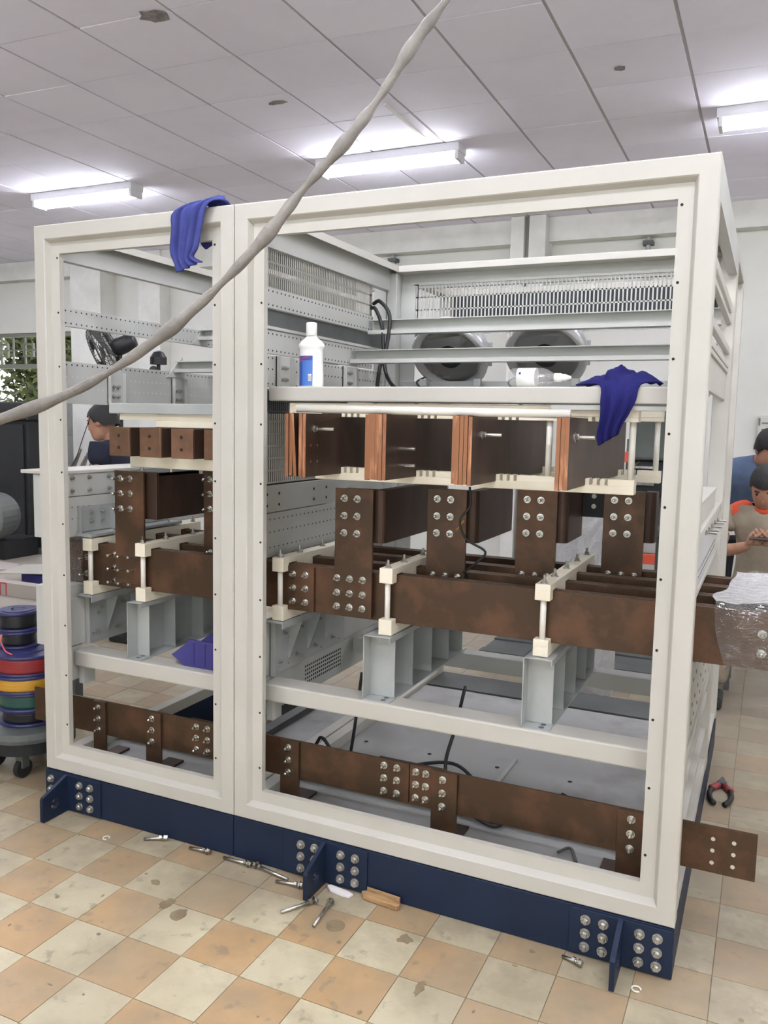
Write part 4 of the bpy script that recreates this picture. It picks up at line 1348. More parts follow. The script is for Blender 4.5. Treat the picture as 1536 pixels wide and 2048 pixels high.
rows.insert(0, [(.684 + .078 * k / 9, .074 + .006 * math.sin(k), 2.118 - .034 * math.sin((k / 9) ** .8 * pi)) for k in range(10)])
cloth('blue_cloth', bluecl_m, rows, 'mid blue cloth hanging over the top rail of the narrow cabinet')

# cloth heap on the shelf rail with a hanging corner
rows = []
N = 11
for i in range(9):
    row = []
    for k in range(N):
        f = k / (N - 1)
        if i < 5:      # heap on the rail, from back to front
            v = i / 4
            x = 1.968 + .222 * f + .01 * math.sin(i * 2 + k)
            y = .28 - .152 * v
            prof = (.1, .34, .5, .66, .98, 1.05, .9, .8, .74, .66, .22)[k]
            hgt = prof * math.sin((v * .74 + .16) * pi) * .054 * (.82 + .28 * math.sin(k * 2.1 + i * 1.7))
            z = 1.632 + hgt
            if i == 4: y = .126; z = 1.633 + .004 * abs(math.sin(k * 1.3))
            if i == 4: x = 2.035 + .115 * f
        else:          # the part that hangs down
            v = (i - 5) / 3
            xl = [2.045, 2.047, 2.04, 2.046][i - 5]; xr_ = [2.14, 2.125, 2.108, 2.098][i - 5]
            zl = [1.585, 1.545, 1.49, 1.462][i - 5]; zr = [1.59, 1.555, 1.525, 1.496][i - 5]
            x = xl + (xr_ - xl) * f; z = zl + (zr - zl) * f
            y = .118 - .016 * abs(math.sin(f * pi * 2.6 + .5 + .2 * i))
        row.append((x, y, z))
    rows.append(row)
cloth('blue_cloth', bluedk_m, rows, 'royal blue cloth heaped on the shelf rail with a corner hanging down')

# small blue bin on the low cross beam of the narrow cabinet
t = thing('parts_bin', 'blue plastic open-front parts bin on the low beam of the narrow cabinet', 'bin', (.6, .2, .593))
x0, x1, z0 = .485, .79, .593
yb0, yb1 = .16, .30
side = [(x0 + .06, z0), (x1, z0), (x1, z0 + .1), (x0 + .08, z0 + .095), (x0, z0 + .035)]
MB().prism(side, 'y', yb0, yb0 + .004).build('side_wall', bin_m, t)
MB().prism(side, 'y', yb1 - .004, yb1).build('side_wall', bin_m, t)
MB().box(x0 + .06, x1, yb0 + .004, yb1 - .004, z0, z0 + .004).build('bin_floor', bin_m, t)
MB().box(x1 - .004, x1, yb0 + .004, yb1 - .004, z0 + .004, z0 + .1).build('back_wall', bin_m, t)
MB().prism([(x0, z0 + .035), (x0 + .06, z0), (x0 + .064, z0 + .002), (x0 + .004, z0 + .04)], 'y', yb0 + .004, yb1 - .004).build('front_lip', bin_m, t)
MB().box(x0 + .08, x1, yb0 - .004, yb0 + .004, z0 + .094, z0 + .104).build('rim', bin_m, t)
for xx in (x0 + .1, x0 + .15):
    MB().box(xx, xx + .006, yb0 - .003, yb0, z0 + .01, z0 + .094).build('rib', bin_m, t)

# ------------------------------------------------------------------ loose things on the floor
LB = MB()
def floor_bolt(p0, p1, label, rw=.013, group='long bolts lying by the plinth'):
    p0 = Vector((p0[0], p0[1], .0115)); p1 = Vector((p1[0], p1[1], .0115))
    d = (p1 - p0).normalized()
    t = thing('long_bolt', label, 'bolt', tuple((p0 + p1) / 2 - Vector((0, 0, .0115))), None)
    tip = Vector((p0.x, p0.y, .006))
    MB().cyl(tip, p1, .0052, 8).build('shank', zinc_m, t, smooth=True)
    MB().cyl(p1, p1 + d * .003, rw, 14).build('washer', zinc_m, t)
    MB().cyl(p1 + d * .003, p1 + d * .012, .0095, 6).build('head', zinc_m, t)
    MB().cyl(p1 - d * .018, p1 - d * .009, .0092, 6).build('nut', zinc_m, t)


floor_bolt((.53, -.055), (.595, -.022), 'short bolt on the floor nearest the left lug, under the narrow cabinet')
floor_bolt((.713, -.03), (.79, -.028), 'bolt with a round washer on the floor left of the plinth joint')
floor_bolt((.859, -.03), (.965, -.034), 'long bolt lying along the plinth just right of the joint')
floor_bolt((1.13, -.05), (.995, -.03), 'long bolt along the plinth, its head toward the joint')
floor_bolt((1.10, -.075), (1.185, -.068), 'short bolt on the floor touching the middle lug from the left')
floor_bolt((1.207, -.217), (1.272, -.125), 'long bolt on the floor in front of the middle lug, lying to the left')
floor_bolt((1.332, -.234), (1.322, -.11), 'long bolt on the floor in front of the middle lug, beside the round stain')
floor_bolt((2.039, -.04), (2.087, -.055), 'stubby bolt with nut on the floor left of the right lug', .011)
tag(blob('paper_scrap', [(1.262, -.02), (1.275, -.012), (1.34, -.022), (1.362, -.03), (1.357, -.048), (1.33, -.05), (1.285, -.042)], .001, .006, paper_m), 'white torn scrap of paper on the floor by the middle lug', 'paper')
t = thing('wood_splinter', 'split piece of tan wood on the floor against the plinth', 'wood', (1.45, -.03, 0))
b = MB(); b.prism([(1.385, -.018), (1.40, -.034), (1.45, -.04), (1.52, -.046), (1.528, -.032), (1.47, -.012), (1.40, -.008)], 'z', .0, .02); b.build('splinter', wood_m, t, bevel=.004)
b = MB(); b.prism([(1.40, -.006), (1.52, -.022), (1.52, -.014), (1.40, -.0065 + .002)], 'z', .004, .03); b.build('splinter_flake', wood_m, t)
# stains are worn into the floor
stain_m = mat('dark oil stain', rgb(140, 124, 96), 0.5, col2=rgb(120, 106, 82), nscale=25, coords='World')
for cx, cy, rx, ry, j in ((1.385, -.193, .03, .03, .05), (.86, -.33, .02, .03, .3), (.93, -.36, .024, .03, .2), (.75, -.25, .018, .014, .3), (1.72, -.34, .012, .03, .3), (1.70, -.6, .02, .02, .3), (1.6, -.16, .02, .02, .4)):
    blob('stain', ring_pts(cx, cy, rx, ry, 14, j), -.0002, .0007, stain_m, floor)
for k in range(26):
    cx, cy = R.uniform(.2, 2.6), R.uniform(-.8, -.03)
    blob('stain', ring_pts(cx, cy, R.uniform(.003, .009), R.uniform(.003, .009), 8, .3), -.0002, .0006, stain_m, floor)
for x, y, lb_ in ((2.25, -.085, 'tiny clear plastic ring on the floor right of the right lug'), (.40, -.105, 'tiny clear plastic ring on the floor near the left lug')):
    b = MB()
    b.tube([(x + .012 * math.cos(a), y + .012 * math.sin(a), .003) for a in [2 * pi * k / 16 for k in range(15)]], .0025, 6)
    tag(b.build('plastic_ring', rod_m, smooth=True), lb_, 'ring')
# hex key on the tray
b = MB(); b.tube(bez([(1.955, .235, .166), (1.975, .268, .168), (1.985, .272, .168), (1.995, .262, .168), (2.02, .2, .166)], 5), .0055, 6)
tag(b.build('hex_key', dkgrey_m), 'grey bent hex key on the floor tray in front of the ground bar', 'tool')
# pliers by the right side
t = thing('pliers', 'small pliers with red grips on the floor right of the cabinet', 'pliers', (2.39, 1.3, 0))
for s_ in (-1, 1):
    MB().tube(bez([(2.39, 1.40, .012), (2.39 + s_ * .03, 1.36, .012), (2.39 + s_ * .042, 1.3, .012), (2.39 + s_ * .035, 1.24, .012), (2.39 + s_ * .02, 1.2, .012)], 5), .011, 8).build('handle', black_m, t, smooth=True)
    MB().tube([(2.39 + s_ * .012, 1.39, .0125), (2.39 + s_ * .04, 1.345, .0125)], .0135, 8).build('grip', lav_m, t, smooth=True)
MB().cyl((2.39, 1.41, .004), (2.39, 1.41, .022), .02, 14).build('joint', dkgrey_m, t)
MB().prism([(2.375, 1.42), (2.405, 1.42), (2.395, 1.47), (2.385, 1.47)], 'z', .004, .02).build('jaw', dkgrey_m, t)

# ------------------------------------------------------------------ wire spools on a trolley at the left
SX, SY = -.36, .25
def spool(cx, cy, z0, z1, rf, rw, wire, label, z_f=.012):
    t = thing('wire_spool', label, 'spool', (cx, cy, z0), 'wire spools stacked on the trolley')
    for za, zb, nm in ((z0, z0 + z_f, 'lower_flange'), (z1 - z_f, z1, 'upper_flange')):
        b = MB(); b.lathe([(.03, za), (rf, za), (rf + .002, (za + zb) / 2), (rf, zb), (.03, zb), (.03, za)], (cx, cy, 0), n=36); b.build(nm, spool_m, t, smooth=False)
    if wire is not None:
        b = MB(); b.lathe([(rw, z0 + z_f), (rw + .002, z0 + z_f + .01), (rw - .001, (z0 + z1) / 2), (rw + .002, z1 - z_f - .01), (rw, z1 - z_f)], (cx, cy, 0), n=36); b.build('wire_coil', wire, t, smooth=True)
    b = MB(); b.lathe([(.024, z0), (.03, z0), (.03, z1 + .003), (.024, z1 + .003), (.024, z0)], (cx, cy, 0), n=24); b.build('core', spool_m, t)
    b = MB(); b.lathe([(.062, z1 + .0002), (.07, z1 + .0002), (.07, z1 + .003), (.062, z1 + .003)], (cx, cy, 0), n=30); b.build('rim_ring', spool_m, t)
    return t


TZ = .205
spool(SX, SY, TZ, TZ + .07, .12, .108, blackw_m, 'blue spool of black wire at the bottom of the stack')
spool(SX + .005, SY, TZ + .071, TZ + .149, .138, .125, green_m, 'blue spool of dark green wire, second from the bottom')
spool(SX, SY - .005, TZ + .15, TZ + .224, .146, .14, yellow_m, 'blue spool of yellow wire in the middle of the stack')
spool(SX + .004, SY, TZ + .225, TZ + .31, .146, .14, red_m, 'blue spool of red wire topped with a pink wire end')
spool(SX - .075, SY + .02, TZ + .311, TZ + .385, .085, .068, blackw_m, 'smaller blue spool of dark wire under the topmost one')
spool(SX - .075, SY + .02, TZ + .386, TZ + .47, .088, .076, blackw_m, 'topmost small blue spool with black wire')
cable('wire_end', [(SX - .05, SY - .09, TZ + .385), (SX - .045, SY - .1, TZ + .36), (SX - .01, SY - .11, TZ + .325), (SX + .03, SY - .11, TZ + .314)], .003, pink_m, 'pink wire end sticking up from the red spool', 'wire')
cable('wire_end', [(SX + .03, SY + .06, TZ + .316), (SX + .06, SY + .06, TZ + .345), (SX + .085, SY + .05, TZ + .372), (SX + .07, SY + .06, TZ + .377)], .0025, black_m, 'black bent wire end beside the small spools', 'wire')
t = thing('round_trolley', 'dark round trolley under the wire spools', 'trolley', (SX, SY, 0))
MB().lathe([(.14, .155), (.195, .158), (.2, .175), (.195, .2), (.14, .2035)], (SX, SY, 0), n=40).build('deck', dkgrey_m, t, smooth=False)
MB().lathe([(.16, .1), (.185, .105), (.185, .155)], (SX, SY, 0), n=36).build('skirt', blackm_m, t)
for a in range(4):
    cx, cy = SX + .14 * math.cos(a * pi / 2 + .6), SY + .14 * math.sin(a * pi / 2 + .6)
    MB().cyl((cx - .012, cy, .04), (cx + .012, cy, .04), .04, 18).build('caster', black_m, t)
    MB().box(cx - .02, cx + .02, cy - .018, cy + .018, .045, .1).build('fork', dkgrey_m, t)
cable('floor_wire', [(-.36, -.62, .004), (-.2, -.5, .004), (-.12, -.42, .004), (-.11, -.33, .004), (-.17, -.25, .004), (-.3, -.18, .004)], .004, cable_m, 'grey wire curving over the floor at the left edge', 'wire')

# ------------------------------------------------------------------ far left: black cupboard, motor, clutter
bx0, by0 = -5.35, 4.5
t = thing('black_cupboard', 'tall black steel cupboard below the barred window', 'cupboard', (-6.2, 4.9, 0))
MB().box(-7.6, -5.14, 4.6, 4.9, .08, 1.45).build('carcass', blackm_m, t, bevel=.01)
MB().box(-7.64, -5.1, 4.55, 4.93, 1.45, 1.66).build('hood', mat('dull black hood', rgb(34, 35, 37), .5), t, bevel=.02)
for k in range(3):
    MB().box(-7.55 + k * .8, -6.8 + k * .8, 4.575, 4.6, .12, 1.4).build('door', blackm_m, t, bevel=.006)
MB().box(-7.5, -5.3, 4.65, 4.88, 0, .08).build('base', blackm_m, t)
t = thing('electric_motor', 'grey round electric motor in front of the black cupboard', 'motor', (-5.2, 4.1, 0))
b = MB(); b.lathe([(.05, -.02), (.2, -.02), (.24, .02), (.25, .1), (.25, .4), (.2, .45)], (-4.86, 3.95, .46), (.35, -.9, .0), 28); b.build('motor_body', mat('motor grey', rgb(120, 124, 122), .4, metal=.4), t)
b = MB(); b.lathe([(.02, -.06), (.14, -.05), (.15, -.02)], (-4.86, 3.95, .46), (.35, -.9, 0), 24); b.build('fan_cover', mat('motor cover', rgb(150, 152, 150), .35, metal=.4), t)
MB().box(-5.0, -4.7, 3.85, 4.3, 0, .2).build('motor_foot', blackm_m, t)
t = thing('black_crate', 'low black machine crate right of the grey motor', 'crate', (-4.85, 4.3, 0))
MB().box(-4.78, -4.35, 4.3, 4.56, 0.0, .07).build('pallet', dkgrey_m, t)
MB().box(-4.76, -4.38, 4.32, 4.54, .07, .55).build('crate_box', blackm_m, t, bevel=.01)
MB().box(-4.7, -4.5, 4.305, 4.32, .3, .45).build('vent', dkgrey_m, t)
sheet = MB()
for k in range(3):
    pass
b = MB(); pts = ring_pts(-4.55, 3.55, .5, .16, 18, .3); b.prism(pts, 'z', .001, .012); tag(b.build('plastic_sheet', mat('pinkish plastic sheet', rgb(196, 186, 180), .6)), 'crumpled pale plastic sheet on the floor before the motor', 'sheet')
t = thing('steel_sheet', 'pale metal sheet resting on a blue block on the floor at far left', 'sheet', (-3.4, 3.05, 0))
b = MB(); b.add([(-3.62, 2.85, .12), (-3.0, 3.05, .135), (-3.2, 3.5, .14), (-3.75, 3.25, .125), (-3.62, 2.85, .126), (-3.0, 3.05, .141), (-3.2, 3.5, .146), (-3.75, 3.25, .131)], [(3, 2, 1, 0), (4, 5, 6, 7), (0, 1, 5, 4), (1, 2, 6, 5), (2, 3, 7, 6), (3, 0, 4, 7)]); b.build('sheet_plate', frame_m, t)
tag(MB().box(-3.5, -3.1, 3.0, 3.3, 0, .11).build('blue_block', mat('blue block', rgb(48, 50, 120), .5), bevel=.006), 'small blue block under the pale metal sheet', 'block')
t = thing('marked_beam', 'pale steel beam on the floor with red hand-painted letters at far left', 'beam', (-3.1, 2.2, 0))
MB().box(-4.6, -1.3, 2.62, 2.72, 0, .115).build('beam_box', mat('dusty beam', rgb(172, 164, 154), .6), t, bevel=.004)
text('\u0420\u041f', .15, (-3.33, 2.618, .05), (pi / 2, 0, 0), redink_m, t, ext=.0005)
MB().box(-1.75, -1.2, 2.0, 2.06, 0, .25).build('beam', inner_m)
tag(bpy.data.objects['beam'], 'grey plate standing on the floor behind the wire spools', 'plate')
tag(MB().box(-.9, -.6, .75, .8, .0, .4).build('grey_panel', dkgrey_m), 'narrow dark grey panel behind the wire spools', 'panel')

# ------------------------------------------------------------------ behind the narrow cabinet: pedestal fans
def pedestal_fan(loc, label, turn, hh, tilt=0):
    t = thing('pedestal_fan', label, 'fan', (loc[0], loc[1], 0))
    x, y = loc
    MB().lathe([(.12, 0), (.12, .02), (.05, .05)], (x, y, 0), n=24).build('base', black_m, t)
    MB().cyl((x, y, .03), (x, y, hh - .06), .016, 10).build('pole', black_m, t)
    ax = Vector((-.82, -.42, -.40)).normalized()
    c = Vector((x, y, hh))
    MB().lathe([(.04, -.12), (.062, -.1), (.065, .02), (.05, .05)], c, ax, 18).build('motor', black_m, t, smooth=True)
    hc = c + ax * .11
    r = .23
    s_ = ax.orthogonal().normalized(); u_ = ax.cross(s_)
    cage = MB()
    for dd, rr_ in ((0, r), (-.05, r * .8), (.05, r * .8), (-.04, r * .5), (.06, r * .5)):
        pts = [hc + ax * dd + (s_ * math.cos(2 * pi * k / 28) + u_ * math.sin(2 * pi * k / 28)) * rr_ for k in range(29)]
        cage.tube(pts, .006 if dd == 0 else .003, 5)
    for k in range(36):
        d_ = s_ * math.cos(2 * pi * k / 36) + u_ * math.sin(2 * pi * k / 36)
        cage.tube([hc + ax * .065 + d_ * .05, hc + ax * .05 + d_ * r * .8, hc + d_ * r, hc - ax * .05 + d_ * r * .8, hc - ax * .06 + d_ * .06], .002, 4)
    cage.build('cage', black_m, t)
    for k in range(4):
        a = k * pi / 2
        d0 = s_ * math.cos(a) + u_ * math.sin(a); d1 = s_ * math.cos(a + .9) + u_ * math.sin(a + .9)
        MB().add([hc + d0 * .03, hc + d0 * r * .85 + ax * .02, hc + d1 * r * .85 - ax * .02, hc + d1 * .03], [(0, 1, 2, 3), (3, 2, 1, 0)]).build('blade', dkgrey_m, t)
    return t


pedestal_fan((-1.81, 2.43), 'black pedestal fan seen from its edge behind the narrow cabinet', 0, 2.02, 0)
t = thing('work_light', 'small black clamp lamp on a stand right of the pedestal fan', 'lamp', (-1.6, 2.6, 0))
MB().cyl((-1.62, 2.62, 0), (-1.62, 2.62, 1.9), .014, 10).build('pole', black_m, t)
MB().lathe([(.1, 0), (.1, .015), (.03, .03)], (-1.62, 2.62, 0), n=20).build('base', black_m, t)
MB().lathe([(.02, 0), (.06, .0), (.06, .05), (.035, .09), (.01, .1)], (-1.62, 2.62, 1.9), n=18).build('head', black_m, t)
MB().lathe([(.01, -.02), (.03, -.015), (.03, .015), (.01, .02)], (-1.65, 2.6, 1.86), (1, -1, 0), 14).build('knob', black_m, t)

# ------------------------------------------------------------------ right background: drill press, racks, wrapped panel
t = thing('drill_press', 'dark grey green drilling machine seen past the right ends of the cream crossbars', 'machine', (1.78, 3.6, 0))
MB().box(1.560, 2.080, 3.4, 4.0, 0, .1).build('base', machine_m, t, bevel=.01)
MB().cyl((1.86, 3.75, .1), (1.86, 3.75, 1.5), .06, 16).build('column', machine_m, t, smooth=True)
MB().box(1.640, 1.920, 3.35, 3.9, 1.3, 1.68).build('head', machine_m, t, bevel=.02)
MB().box(1.660, 1.860, 3.4, 3.9, 1.06, 1.3).build('gearbox', blackm_m, t, bevel=.01)
for k in range(4): MB().box(1.660, 1.810, 3.38, 3.4, 1.08 + k * .055, 1.095 + k * .055).build('fin', zinc_m, t)
MB().cyl((1.98, 3.6, 1.2), (1.98, 3.6, 1.55), .05, 14).build('motor', blackm_m, t, smooth=True)
MB().box(1.660, 2.110, 3.4, 3.85, .8, .84).build('work_table', machine_m, t)
MB().tube([(1.78, 3.5, 1.35), (1.66, 3.35, 1.25)], .012, 8).build('lever', zinc_m, t)
t = thing('orange_rack', 'orange and grey storage rack against the back wall at right', 'rack', (1.6, 5.6, 0))
for z in (.3, .62, 1.2):
    MB().box(1.3, 1.78, 5.35, 5.4, z, z + .09).build('rack_beam', orangep_m, t, bevel=.004)
    MB().box(1.3, 1.78, 5.4, 5.9, z + .05, z + .09).build('shelf', dkgrey_m, t)
for x in (1.25, 1.78):
    for y in (5.36, 5.86): MB().box(x, x + .05, y, y + .05, 0, 1.4).build('upright', machine_m, t)
for k, (z, c) in enumerate(((.711, 0), (.391, 1))):
    tag(MB().box(1.4, 1.72, 5.42, 5.8, z, z + .2).build('carton', [frame_m, galv_m][c], bevel=.004), ['pale carton on the middle rack shelf', 'grey carton on the low rack shelf'][k], 'box')
t = thing('wrapped_panel', 'flat panel in silvery bubble film standing behind the fourth riser', 'panel', (1.55, 2.3, 0))
b = MB()
nx_, nz_ = 14, 24
vs = []
for i in range(nx_):
    for k in range(nz_):
        vs.append((1.36 + .42 * i / (nx_ - 1), 2.3 + R.uniform(-.012, .012), .03 + 1.16 * k / (nz_ - 1)))
fs = [(i * nz_ + k, (i + 1) * nz_ + k, (i + 1) * nz_ + k + 1, i * nz_ + k + 1) for i in range(nx_ - 1) for k in range(nz_ - 1)]
b.add(vs, fs); b.build('film_face', filmw_m, t, smooth=True)
MB().box(1.365, 1.775, 2.32, 2.36, 0, 1.19).build('panel_core', mat('silver panel', rgb(205, 207, 208), .35, metal=.2), t)
t = thing('floor_plinth', 'dark grey plinth frame lying on the floor behind the wide cabinet', 'plinth', (1.5, 2.9, 0))
MB().box(.9, 2.3, 2.62, 2.7, 0, .1).build('front_bar', dkgrey_m, t); MB().box(.9, 2.3, 2.95, 3.03, 0, .1).build('rear_bar', dkgrey_m, t)
MB().box(.9, 2.3, 2.7, 2.95, .06, .09).build('deck', dkgrey_m, t)
t = thing('dark_box', 'dark steel box on the floor seen under the main bars', 'box', (1.2, 3.3, 0))
MB().box(.95, 1.45, 3.06, 3.5, 0, .22).build('box_body', dkgrey_m, t, bevel=.004)
MB().box(1.05, 1.4, 3.1, 3.4, .22, .3).build('box_lid', blackm_m, t, bevel=.004)
t = thing('wall_unit', 'white wall mounted unit behind the crouching people', 'wall unit', (2.6, 6.35, 1.5))
MB().box(2.36, 3.1, YB - .12, YB - .001, 1.3, 1.64).build('unit_case', frame_m, t, bevel=.015)
MB().box(2.4, 3.06, YB - .126, YB - .12, 1.5, 1.52).build('slot', dkgrey_m, t)
MB().box(2.4, 3.06, YB - .126, YB - .12, 1.57, 1.58).build('slot', dkgrey_m, t)
MB().box(2.37, 2.385, YB - .126, YB - .12, 1.55, 1.62).build('latch', dkgrey_m, t)

# ------------------------------------------------------------------ people
def skin_body(name, verts, edges, radii, m, parent, sub=2, root=0):
    me = bpy.data.meshes.new(name)
    org = Vector(ROOT.get(parent.name, (0, 0, 0)))
    me.from_pydata([tuple(Vector(v) - org) for v in verts], edges, [])
    me.materials.append(m)
    ob = bpy.data.objects.new(name, me); COL.objects.link(ob); ob.parent = parent
    ROOT[ob.name] = tuple(org)
    sk = ob.modifiers.new('skin', 'SKIN'); sk.use_smooth_shade = True
    for i, r_ in enumerate(radii):
        d_ = me.skin_vertices[0].data[i]
        d_.radius = r_ if isinstance(r_, tuple) else (r_, r_)
        d_.use_root = (i == root)
    ss = ob.modifiers.new('sub', 'SUBSURF'); ss.levels = sub; ss.render_levels = sub
    return ob


def chain(pts, rad, m, parent, name, sub=1):
    return skin_body(name, pts, [(i, i + 1) for i in range(len(pts) - 1)], rad, m, parent, sub)


def head(parent, c, face, up, m=skin_m, s=1.0):
    """head centred at c looking along face"""
    c = Vector(c); f = Vector(face).normalized(); u_ = (Vector(up) - f * Vector(up).dot(f)).normalized(); r_ = f.cross(u_)
    rings = []
    prof = [(-.115, .03, .03, .03), (-.105, .046, .05, .03), (-.08, .056, .066, .022), (-.045, .065, .082, .012), (-.01, .070, .09, .0), (.025, .073, .094, -.004), (.06, .070, .09, -.006), (.09, .055, .07, -.006), (.108, .03, .038, -.006), (.114, .006, .008, -.006)]
    n = 20; b = MB(); vs = []; fs = []
    for h_, a, d_, off in prof:
        for k in range(n):
            t_ = 2 * pi * k / n
            rr = 1.0
            fx = math.cos(t_) * d_ + off
            if math.cos(t_) > .93 and -.03 < h_ < .0: fx += .012
            vs.append(c + (u_ * h_ + f * fx + r_ * math.sin(t_) * a) * s)
    for i in range(len(prof) - 1):
        for k in range(n): fs.append((i * n + k, i * n + (k + 1) % n, (i + 1) * n + (k + 1) % n, (i + 1) * n + k))
    fs += [tuple(range(n))[::-1], tuple(range(len(vs) - n, len(vs)))]
    b.add(vs, fs); hd = b.build('head', m, parent, smooth=True)
    # nose, ears, eyes, mouth are details of the head
    b = MB(); b.add([c + (f * .088 + u_ * .012) * s, c + (f * .082 + r_ * .014 - u_ * .034) * s, c + (f * .082 - r_ * .014 - u_ * .034) * s, c + (f * .112 - u_ * .03) * s], [(0, 1, 3), (0, 3, 2), (1, 2, 3)]); b.build('nose', m, hd)
    for sg in (-1, 1):
        b = MB(); b.lathe([(.004, -.006), (.02, -.004), (.024, .004), (.008, .008)], c + (r_ * .072 * sg - u_ * .01 - f * .008) * s, r_ * sg, 10); b.build('ear', m, hd, smooth=True)
        b = MB(); b.lathe([(.003, -.004), (.011, -.002), (.009, .005), (.002, .008)], c + (f * .082 + r_ * .03 * sg + u_ * .008) * s, f, 8); b.build('eye', hair_m, hd, smooth=True)
        b = MB(); b.tube([c + (f * .088 + r_ * .018 * sg + u_ * .027) * s, c + (f * .08 + r_ * .044 * sg + u_ * .027) * s], .004, 5); b.build('eyebrow', hair_m, hd)
    b = MB(); b.tube([c + (f * .08 + r_ * .022 - u_ * .062) * s, c + (f * .09 - u_ * .063) * s, c + (f * .08 - r_ * .022 - u_ * .062) * s], .005, 5); b.build('mouth', mat('lips', rgb(150, 92, 82), .5) if 'lips' not in MATS else MATS['lips'], hd)
    # hair cap
    b = MB(); vs = []; fs = []
    for i in range(8):
        h_ = -.035 + i * .022
        for k in range(n):
            t_ = 2 * pi * k / n
            frontness = math.cos(t_)
            base = max(h_, .052) if frontness > .35 else (max(h_, .0) if frontness > -.2 else h_)
            # radius by height
            q = min(1, max(0, 1 - ((base - .03) / .098) ** 2)) ** .5 if base > .03 else 1
            a = .081 * q + .002; d_ = .103 * q + .002
            vs.append(c + (u_ * base + f * (math.cos(t_) * d_ - .008) + r_ * math.sin(t_) * a) * s)
    for i in range(7):
        for k in range(n): fs.append((i * n + k, i * n + (k + 1) % n, (i + 1) * n + (k + 1) % n, (i + 1) * n + k))
    fs.append(tuple(range(7 * n, 8 * n)))
    b.add(vs, fs); b.build('hair', hair_m, parent, smooth=True)
    return hd


def hand(parent, w, d, nrm, curl=.5, s=1.0, m=skin_m, thumb=1):
    """palm at wrist w pointing along d, palm normal nrm; five fingers"""
    w = Vector(w); d = Vector(d).normalized(); nrm = (Vector(nrm) - d * Vector(nrm).dot(d)).normalized(); sd = d.cross(nrm)
    verts = [w, w + d * .04, w + d * .078]; rad = [(.024, .017), (.034, .016), (.036, .014)]; edges = [(0, 1), (1, 2)]
    for k, (o, L) in enumerate(((-.03, .062), (-.01, .072), (.01, .068), (.029, .054))):
        p = w + d * .072 + sd * o
        i0 = len(verts)
        verts += [p, p + d * L * .45 + nrm * L * .2 * curl, p + d * L * .75 + nrm * L * .6 * curl, p + d * L * .85 + nrm * L * .95 * curl]
        rad += [.0095, .009, .0085, .007]
        edges += [(1, i0), (i0, i0 + 1), (i0 + 1, i0 + 2), (i0 + 2, i0 + 3)]
    p = w + d * .02 + sd * (-.026 * thumb)
    i0 = len(verts)
    verts += [p, p + d * .03 - sd * .02 * thumb + nrm * .012, p + d * .058 - sd * .022 * thumb + nrm * .026]
    rad += [.012, .0105, .0085]; edges += [(0, i0), (i0, i0 + 1), (i0 + 1, i0 + 2)]
    return skin_body('hand', [tuple(v) for v in verts], edges, rad, m, parent, 1)


# man in navy polo behind the narrow cabinet, working at a bench
hx, hy, hz = -1.55, 1.97, 1.475
t = thing('person', 'man in a navy polo shirt with earphone wire working behind the narrow cabinet', 'person', (-1.4, 2.05, 0))
F = Vector((-.93, -.30, -.22)).normalized()
skin_body('clothed_body',
          [(-1.36, 2.1, .86), (-1.38, 2.08, 1.0), (-1.42, 2.05, 1.16), (-1.46, 2.02, 1.28), (-1.49, 2.0, 1.345),
           (-1.45, 1.86, 1.30), (-1.5, 2.2, 1.30), (-1.45, 1.82, 1.2), (-1.5, 2.27, 1.17),
           (-1.35, 2.0, .78), (-1.38, 1.98, .45), (-1.33, 1.98, .1), (-1.35, 2.2, .78), (-1.38, 2.2, .45), (-1.33, 2.2, .1)],
          [(0, 1), (1, 2), (2, 3), (3, 4), (3, 5), (3, 6), (5, 7), (6, 8), (0, 9), (9, 10), (10, 11), (0, 12), (12, 13), (13, 14)],
          [(.14, .11), (.14, .11), (.15, .115), (.14, .1), (.058, .058), .07, .07, .058, .058, (.095, .09), .065, .05, (.095, .09), .065, .05], polo_m, t, 2)
chain([(-1.45, 1.82, 1.21), (-1.45, 1.78, 1.08), (-1.52, 1.75, 1.05), (-1.62, 1.76, 1.07), (-1.69, 1.78, 1.1)], [.046, .042, .04, .033, .026], skin_m, t, 'arm', 2)
chain([(-1.5, 2.26, 1.18), (-1.44, 2.3, 1.06), (-1.3, 2.12, 1.1), (-1.2, 2.0, 1.19)], [.046, .042, .036, .027], skin_m, t, 'arm', 2)
hand(t, (-1.69, 1.78, 1.1), (-1, .1, .2), (0, .2, -1), .5)
hand(t, (-1.2, 2.0, 1.19), (.5, -.3, .25), (0, 0, -1), .5)
chain([(-1.49, 2.0, 1.32), (-1.51, 1.99, 1.38), (-1.53, 1.98, 1.43)], [.055, .05, .05], skin_m, t, 'neck', 1)
head(t, (hx, hy, hz), F, (-.15, 0, 1))
MB().tube(bez([(hx - .02, hy - .09, hz + .03), (-1.66, 1.9, 1.36), (-1.7, 1.87, 1.22), (-1.79, 1.84, 1.1)], 6), .003, 5).build('earphone_wire', black_m, t)
MB().lathe([(.155, 0), (.15, .012)], (-1.34, 1.98, 0), n=4)
for yy in (1.98, 2.2):
    b = MB(); b.lathe([(.05, 0), (.052, .05), (.045, .1)], (-1.35, yy, 0), n=14, squash=.9); b.box(-1.5, -1.32, yy - .045, yy + .045, 0, .06); b.build('shoe', black_m, t, bevel=.015)
t = thing('work_bench', 'small grey bench in front of the man in navy', 'bench', (-1.75, 1.9, 0))
MB().box(-1.9, -1.6, 1.72, 2.1, .99, 1.02).build('bench_top', inner_m, t)
for x in (-1.88, -1.66):
    for y in (1.74, 2.04): MB().box(x, x + .04, y, y + .04, 0, .99).build('leg', dkgrey_m, t)
b = MB()
